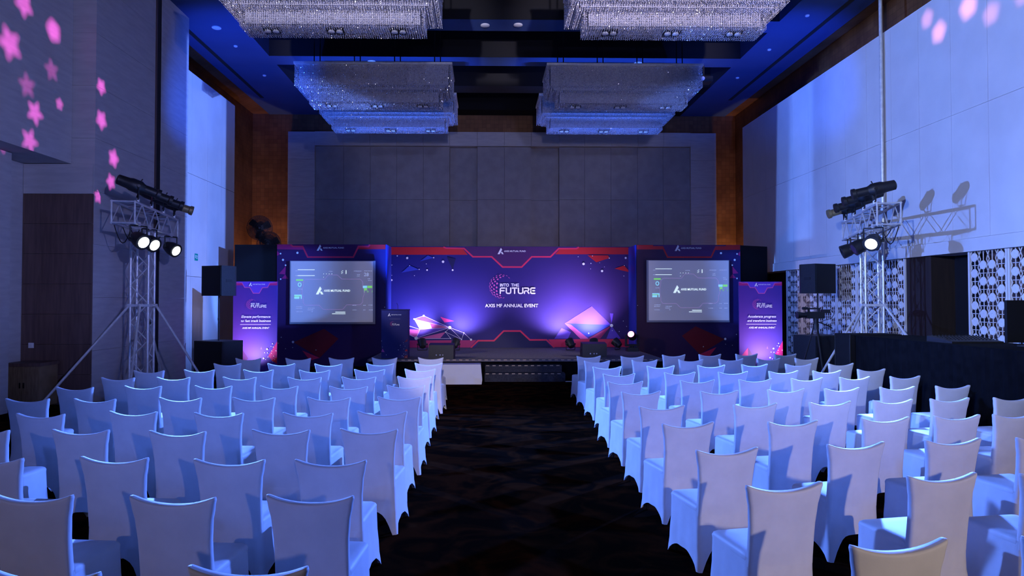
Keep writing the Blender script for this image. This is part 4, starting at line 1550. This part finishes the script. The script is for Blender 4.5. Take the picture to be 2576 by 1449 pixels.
chn = {(0, 0): 'large crystal chandelier, nearest on the left, cut by the picture top', (1, 0): 'large crystal chandelier, nearest on the right, cut by the picture top',
       (0, 1): 'tiered crystal chandelier in the middle of the left row', (1, 1): 'tiered crystal chandelier in the middle of the right row',
       (0, 2): 'blue tinted crystal chandelier farthest back on the left', (1, 2): 'blue tinted crystal chandelier farthest back on the right'}
for j, y0 in enumerate((12.78, 18.0, 20.65)):
    for i, xc in enumerate((-2.98, 3.71)):
        t = thing('chandelier', chn[(i, j)], 'chandelier', (xc, y0, 8.30), 0, 'tiered crystal chandeliers')
        place('tray', tray, t)
        place('upper_core', core1, t)
        place('lower_core', core2, t)
        a = place('crystal_strands', up_me, t)
        a['kind'] = 'stuff'
        a = place('crystal_strands', mid_me, t)
        a['kind'] = 'stuff'
        for c in REC:
            r_ = place('lamp_recess', rec_me, t, (c, .70, -.90))
            for dx in (-.08, .08):
                place('lamp', lamp_me, r_, (dx, 0, 0))
        for c in (-1.65, -.55, .55, 1.65):
            for dx in (-.08, .08):
                place('hanging_rod', rod_me, t, (c + dx, .7, .03))

# projector on the ceiling beam
pj = thing('ceiling_projector', 'small projector hung from the right side of the ceiling', 'projector', (6.75, 20.9, 8.75))
MB().box(-.22, -.18, 0, .22, .18, .16).build('body', M['black_pl'], pj)
MB().lathe((-.1, -.18, .08), (0, -1, 0), [(0, .06), (.05, .06)], 12).build('lens', M['downlight'], pj)
MB().tube((0, 0, .16), (0, 0, .55), .02, .02, 8).build('drop_pole', M['black_pl'], pj)


# ------------------------------------------------------------------ fans behind the left flat
def fan(label, x, y, z, rz):
    f = thing('pedestal_fan', label, 'fan', (x, y, 0), rz, 'pedestal fans behind the stage')
    MB().lathe((0, 0, 0), (0, 0, 1), [(0, .3), (.03, .3), (.06, .05)], 20).build('base', M['leg'], f, True)
    MB().tube((0, .1, .04), (0, .1, z), .025, .02, 10).build('pole', M['leg'], f)
    R0 = .43
    g = MB()
    for k_, yy in enumerate((-.1, .06)):
        for rr_ in ((.43, .3, .17, .08) if k_ == 0 else (.43, .25)):
            n = 28
            g.path([(rr_ * math.cos(2 * PI * i / n), yy * (1.0 if rr_ < .42 else .2), z + rr_ * math.sin(2 * PI * i / n)) for i in range(n + 1)], .005, 4)
        for i in range(72):
            a = 2 * PI * i / 72
            g.tube((.08 * math.cos(a), yy, z + .08 * math.sin(a)), (.43 * math.cos(a), yy * .2, z + .43 * math.sin(a)), .006, .006, 4)
    g.build('guard', M['leg'], f)
    for i in range(3):
        bl = MB()
        a = 2 * PI * i / 3 + .4
        pts = []
        for t, wd in ((.05, .05), (.2, .10), (.36, .12), (.38, .08)):
            pts.append((t, wd))
        L_ = [Vector((math.cos(a) * t - math.sin(a) * w_, -.04, math.sin(a) * t + math.cos(a) * w_)) for t, w_ in pts]
        R_ = [Vector((math.cos(a) * t + math.sin(a) * w_, .03, math.sin(a) * t - math.cos(a) * w_)) for t, w_ in pts]
        vs = [(p.x, p.y, p.z + z) for p in L_ + R_]
        bl.add(vs, [(k_, k_ + 1, 4 + k_ + 1, 4 + k_) for k_ in range(3)])
        bl.build('blade', M['leg'], f)
    MB().lathe((0, .16, z), (0, -1, 0), [(0, .07), (.08, .09), (.26, .06), (.28, .02)], 16).build('motor', M['black_pl'], f, True)


fan('black pedestal fan rising higher behind the left stage flat', -7.78, 23.6, 4.52, .1)
fan('black pedestal fan peeking lower behind the left stage flat', -7.3, 23.1, 3.92, -.15)

# ------------------------------------------------------------------ production desk at the right
ds = thing('production_desk', 'long black draped production desk along the right wall', 'desk', (7.55, 7.6, 0))
dr = MB()
n = 90
for i in range(n):
    y0, y1 = 5.25 * i / n, 5.25 * (i + 1) / n
    xa, xb = -.55 + .012 * math.sin(i * 1.9), -.55 + .012 * math.sin((i + 1) * 1.9)
    dr.add([(xa, y0, 0), (xb, y1, 0), (xb, y1, 1.34), (xa, y0, 1.34)], [(0, 1, 2, 3)])
dr.build('drape_front', M['drape'], ds)
n = 14
for ye in (0, 5.25):
    dr = MB()
    for i in range(n):
        x0, x1 = -.55 + 1.1 * i / n, -.55 + 1.1 * (i + 1) / n
        ya, yb = ye + .012 * math.sin(i * 1.9), ye + .012 * math.sin((i + 1) * 1.9)
        dr.add([(x0, ya, 0), (x1, yb, 0), (x1, yb, 1.34), (x0, ya, 1.34)], [(3, 2, 1, 0) if ye else (0, 1, 2, 3)])
    dr.build('drape_end', M['drape'], ds)
MB().box(-.56, -.01, 1.34, .56, 5.27, 1.36).build('top', M['drape'], ds)
mn = thing('monitor', 'black flat monitor on the production desk at right edge', 'monitor', (7.72, 9.55, 1.36), .0)
MB().box(-.36, -.02, .06, .5, .03, .66).build('panel', M['black'], mn)
MB().box(-.02, .03, 0, .16, .06, .4).build('neck', M['black_pl'], mn)
MB().box(-.1, -.1, 0, .24, .14, .012).build('foot', M['black_pl'], mn)
mx_ = thing('mixing_console', 'low black mixing console on the production desk', 'mixer', (7.5, 10.6, 1.36), 0)
b = MB()
b.add([(-.4, -.3, 0), (.4, -.3, 0), (.4, .3, 0), (-.4, .3, 0), (-.4, -.3, .03), (.4, -.3, .03), (.4, .3, .09), (-.4, .3, .09)],
      [(0, 3, 2, 1), (4, 5, 6, 7), (0, 1, 5, 4), (1, 2, 6, 5), (2, 3, 7, 6), (3, 0, 4, 7)])
b.build('body', M['black_pl'], mx_)
kb = MB()
for i in range(14):
    for jj in range(5):
        x, y = -.35 + i * .054, -.22 + jj * .11
        kb.box(x - .008, y - .008, .04 + (y + .3) * .1, x + .008, y + .008, .055 + (y + .3) * .1)
o = kb.build('knobs', M['grille'], mx_)
o['kind'] = 'stuff'
fc = thing('flight_case', 'black flight case at the stage end of the production desk', 'case', (7.45, 12.95, 0))
MB().box(-.5, 0, .08, .5, .55, 1.37).build('body', M['black'], fc)
cs_ = MB()
for xx in (-.5, .5):
    for yy_ in (0, .55):
        cs_.tube((xx * .99, yy_, .08), (xx * .99, yy_, 1.37), .012, .012, 6)
cs_.build('edge_trim', M['grille'], fc)
wh = MB()
for xx in (-.4, .4):
    for yy_ in (.08, .47):
        wh.tube((xx - .02, yy_, .04), (xx + .02, yy_, .04), .04, .04, 10)
wh.build('castors', M['leg'], fc)

# ------------------------------------------------------------------ left side things
cb_ = thing('side_cabinet', 'low tan wooden cabinet with dark top by left wall', 'cabinet', (-8.55, 13.05, 0))
MB().box(-.3, -.25, .04, .3, .3, .8).build('body', M['cabinet'], cb_)
MB().box(-.33, -.28, .8, .33, .32, .86).build('top', M['dark_wood'], cb_)
for sx in (-.295, .005):
    d_ = MB().box(sx, -.265, .08, sx + .29, -.25, .77).build('door', M['cabinet'], cb_)
    MB().box(sx + (.25 if sx < 0 else .02), -.28, .4, sx + (.27 if sx < 0 else .04), -.265, .5).build('handle', M['leg'], d_)
tag(MB().box(-8.84, 13.385, 1.10, -8.74, 13.398, 1.20).box(-8.815, 13.378, 1.12, -8.795, 13.385, 1.18).box(-8.785, 13.378, 1.12, -8.765, 13.385, 1.18).build('light_switch', M['switch']), 'pale switch plate on the dark left wall', 'switch')
sg = thing('exit_sign', 'small green safety sign on the pale left wall panel', 'sign', (-8.348, 19.82, 3.17))
MB().box(0, -.1, 0, .012, .1, .2).build('plate', M['green_sign'], sg)
b = MB()
for k_, (yy_, zz, l_) in enumerate(((.07, .13, .1), (.07, .10, .08), (.07, .06, .1), (-.05, .05, .03))):
    b.box(.0125, yy_ - l_, zz, .014, yy_, zz + .018)
b.box(.0125, -.08, .05, .014, -.05, .16)
b.build('pictogram', M['sign_white'], sg)
am = thing('power_dimmer', 'black dimmer box with blue display behind the left chairs', 'dimmer', (-6.05, 13.2, 0))
MB().box(-.22, -.18, .02, .22, .18, .42).build('body', M['black_pl'], am)
MB().box(-.03, -.186, .33, .05, -.18, .355).build('display', M['blue_led'], am)
b = MB()
for xx in (-.18, .18):
    for yy_ in (-.14, .14):
        b.tube((xx, yy_, 0), (xx, yy_, .02), .02, .02, 8)
b.build('feet', M['leg'], am)


# ------------------------------------------------------------------ chairs
def interp(t, table):
    for (a, b_) in zip(table[:-1], table[1:]):
        if t <= b_[0]:
            k_ = (t - a[0]) / (b_[0] - a[0])
            k_ = k_ * k_ * (3 - 2 * k_)
            return a[1] + (b_[1] - a[1]) * k_
    return table[-1][1]


WT = [(0, .50), (.12, .47), (.32, .44), (.46, .432), (.62, .434), (.74, .452), (.84, .488), (.90, .514), (.93, .516)]


def rrect(w_, y0, y1, rad, nx, ny, nc):
    """rounded rectangle loop, counted from the rear left corner round; returns points (x,y) and side tags"""
    pts = []
    hx = w_ / 2
    cor = [(-hx + rad, y0 + rad, PI, 1.5 * PI), (hx - rad, y0 + rad, 1.5 * PI, 2 * PI), (hx - rad, y1 - rad, 0, .5 * PI), (-hx + rad, y1 - rad, .5 * PI, PI)]
    nn = [nx, ny, nx, ny]
    for i, (cx_, cy_, a0, a1) in enumerate(cor):
        for k_ in range(nc + 1):
            a = a0 + (a1 - a0) * k_ / nc
            pts.append((cx_ + rad * math.cos(a), cy_ + rad * math.sin(a), i, 'c'))
        nx_ = cor[(i + 1) % 4]
        a = a1
        p = (cx_ + rad * math.cos(a), cy_ + rad * math.sin(a))
        a = nx_[2]
        q = (nx_[0] + rad * math.cos(a), nx_[1] + rad * math.sin(a))
        for k_ in range(1, nn[i]):
            t = k_ / nn[i]
            pts.append((p[0] + (q[0] - p[0]) * t, p[1] + (q[1] - p[1]) * t, i, t))
    return pts


def loops_to_mesh(b, loops, cap_top=False, cap_bot=False):
    n = len(loops[0])
    o = len(b.v)
    for lp in loops:
        b.v += lp
    for k_ in range(len(loops) - 1):
        for i in range(n):
            j = (i + 1) % n
            b.f.append((o + k_ * n + i, o + k_ * n + j, o + (k_ + 1) * n + j, o + (k_ + 1) * n + i))
            b.m.append(0)
    if cap_top:
        b.f.append(tuple(o + (len(loops) - 1) * n + i for i in range(n)))
        b.m.append(0)
    if cap_bot:
        b.f.append(tuple(o + i for i in range(n - 1, -1, -1)))
        b.m.append(0)


def rear_y(z):
    return -.055 * max(0.0, (z - .40)) / .5 - .05 * max(0.0, (.25 - z)) / .25


# backrest: rounded slab, flaring to raised corners
bk = MB()
loops = []
levels = [0, .08, .2, .35, .5, .62, .74, .84, .92, .97, 1.0, 1.012, 1.012]
for li, v in enumerate(levels):
    lp = []
    shrink = 0.0
    thick = .062 - .012 * v
    if li == len(levels) - 3:
        shrink = .004
    if li == len(levels) - 2:
        shrink = .012
    if li == len(levels) - 1:
        shrink = .022
    base = rrect(1.0, 0, 1.0, .001, 12, 2, 3)
    wz = .40 + v * .5
    w_ = interp(min(wz, .93), WT)
    rad = .024
    for (x, y, i, tg) in rrect(w_ - 2 * shrink, shrink, thick - shrink, max(.004, rad - shrink), 12, 2, 4):
        u = x / (w_ / 2)
        top = .860 + .050 * abs(u) ** 2.2
        z = .40 + (top - .40) * min(v, 1.0) - (.003 if li == len(levels) - 2 else 0) + (.0 if v <= 1 else .004)
        if abs(u) > .95 and v > .9:
            z -= (abs(u) - .95) * .10
        bow = -.018 * (1 - u * u) * v            # padding bulges to the rear
        lp.append((x, rear_y(z) + y + bow * (1 if y < thick / 2 else .3), z))
    loops.append(lp)
loops_to_mesh(bk, loops)
n_ = len(loops[0])
o_ = (len(loops) - 1) * n_
R_i = 5 + 11 + 5
ch_a = [n_ - 1] + list(range(0, R_i + 1))
ch_b = [n_ - 1] + list(range(n_ - 2, R_i - 1, -1))
for i in range(len(ch_a) - 1):          # close the top with a strip that follows the dip between the corners
    f = [ch_a[i], ch_a[i + 1], ch_b[i + 1], ch_b[i]]
    f = list(dict.fromkeys(f))
    bk.f.append(tuple(o_ + q for q in f))
    bk.m.append(0)
back_me = bk.mesh('backrest', M['cover'], 'full')

# skirt of the cover: stretched to four feet with arches between them
sk = MB()
loops = []
SD = .47
ARCH = [.19, .10, .15, .10]
ref = rrect(.44, 0, SD, .03, 14, 14, 2)
for v in [0, .06, .2, .4, .6, .78, .9, 1.0]:
    lp = []
    for (x, y, i, tg) in ref:
        zb = .004
        if tg != 'c':
            e = abs(2 * tg - 1)
            zb = .004 + ARCH[i] * (1 - e ** 3.2)
        z = .455 + (zb - .455) * v
        k_ = interp(z, WT) / .44
        drop = (.455 - z) / .455
        yy_ = y
        yy_ += rear_y(z) * (1 - y / SD) + .012 * drop * (y / SD)
        fold = .004 * math.sin(x * 60 + y * 45) * drop
        lp.append((x * k_ * (1.0 + .02 * (y / SD)) + (fold if i in (1, 3) else 0), yy_ + (fold if i in (0, 2) else 0), z))
    loops.append(lp)
loops_to_mesh(sk, [l[::-1] for l in loops])
skirt_me = sk.mesh('skirt', M['cover'], 'full')

# seat pad
se = MB()
loops = []
for (z, inset) in ((.43, .0), (.452, -.002), (.468, .004), (.478, .018), (.484, .05), (.487, .12)):
    lp = []
    for (x, y, i, tg) in rrect(.436 - 2 * inset, .02 + inset, SD + .004 - inset, max(.01, .03 - inset * .1), 8, 8, 3):
        lp.append((x, y, z))
    loops.append(lp)
loops_to_mesh(se, loops, True)
seat_me = se.mesh('seat', M['cover'], 'full')
leg_me = MB().tube((0, 0, .003), (0, 0, .44), .012, .014, 8).mesh('leg', M['leg'])

RIGHT = [
    [(2.08, 13.76), (2.96, 13.75), (3.88, 14.04), (4.66, 14.13), (5.46, 14.22), (6.27, 14.21)],
    [(2.07, 12.66), (2.99, 12.81), (3.89, 12.89), (4.71, 13.05), (5.47, 13.13), (6.25, 13.21)],
    [(2.05, 11.51), (2.99, 11.63), (3.89, 11.73), (4.71, 11.9), (5.51, 11.96), (6.3, 12.02)],
    [(2.03, 10.38), (3.01, 10.56), (3.87, 10.64), (4.71, 10.74), (5.43, 10.79), (6.28, 11.03)],
    [(1.92, 9.37), (2.96, 9.52), (3.82, 9.63), (4.61, 9.74), (5.38, 9.88), (6.18, 9.97)],
    [(1.9, 8.33), (2.88, 8.38), (3.77, 8.52), (4.53, 8.62), (5.31, 8.73), (6.11, 8.84)],
    [(1.86, 7.19), (2.9, 7.31), (3.78, 7.44), (4.56, 7.58), (5.28, 7.69), (6.07, 7.77)],
    [(1.84, 6.18), (2.83, 6.25), (3.79, 6.42), (4.56, 6.54), (5.2, 6.63)],
    [(1.81, 5.09), (2.88, 5.27), (3.74, 5.41), (4.54, 5.49)],
    [(1.81, 4.11), (2.91, 4.31), (3.67, 4.35)],
    [(1.9, 3.11), (2.77, 3.21)]]
LEFT = [
    [(-1.08, 13.43), (-1.98, 13.4), (-2.82, 13.41), (-3.64, 13.33), (-4.59, 13.3)],
    [(-1.02, 12.23), (-1.87, 12.16), (-2.77, 12.1), (-3.62, 12.19), (-4.58, 12.21)],
    [(-1.07, 11.16), (-1.88, 11.11), (-2.74, 11.0), (-3.66, 11.08), (-4.61, 11.09), (-5.36, 10.98)],
    [(-1.05, 10.07), (-1.85, 10.01), (-2.63, 9.97), (-3.58, 10.01), (-4.53, 10.0), (-5.31, 9.97)],
    [(-1.05, 9.01), (-1.78, 8.9), (-2.69, 8.95), (-3.55, 8.98), (-4.46, 8.98), (-5.28, 8.88)],
    [(-1.0, 7.93), (-1.8, 7.88), (-2.66, 7.89), (-3.49, 7.88), (-4.42, 7.81), (-5.19, 7.84)],
    [(-1.04, 6.88), (-1.76, 6.8), (-2.64, 6.81), (-3.53, 6.91), (-4.37, 6.79)],
    [(-1.01, 5.93), (-1.76, 5.91), (-2.62, 5.86), (-3.48, 5.94), (-4.33, 5.95)],
    [(-1.08, 4.78), (-1.79, 4.81), (-2.63, 4.89), (-3.5, 4.89)],
    [(-1.0, 3.91), (-1.77, 3.9), (-2.6, 3.96)],
    [(-0.99, 2.87), (-1.82, 2.84)]]
ROW = ['first', 'second', 'third', 'fourth', 'fifth', 'sixth', 'seventh', 'eighth', 'ninth', 'tenth', 'eleventh']
for side, block, base in (('right', RIGHT, 9.0), ('left', LEFT, -4.5)):
    for ri, row in enumerate(block):
        for ci, (x, y) in enumerate(row):
            lab = 'white covered chair, %s block, %s row from the stage, %s from the aisle' % (side, ROW[ri], ROW[ci])
            if ci == 0:
                lab = 'white covered chair beside the aisle, %s block, %s row from the stage' % (side, ROW[ri])
            rz = math.radians(base + random.uniform(-2.0, 2.0))
            off = Vector((-math.sin(rz), math.cos(rz))) * .05
            t = thing('banquet_chair', lab, 'chair', (x + off.x, y + off.y, 0), rz, 'white covered chairs, %s block' % side)
            place('backrest', back_me, t)
            place('seat', seat_me, t)
            place('skirt', skirt_me, t)
            for lx, ly in ((-.19, .03), (.19, .03), (-.19, .43), (.19, .43)):
                place('leg', leg_me, t, (lx, ly, 0))
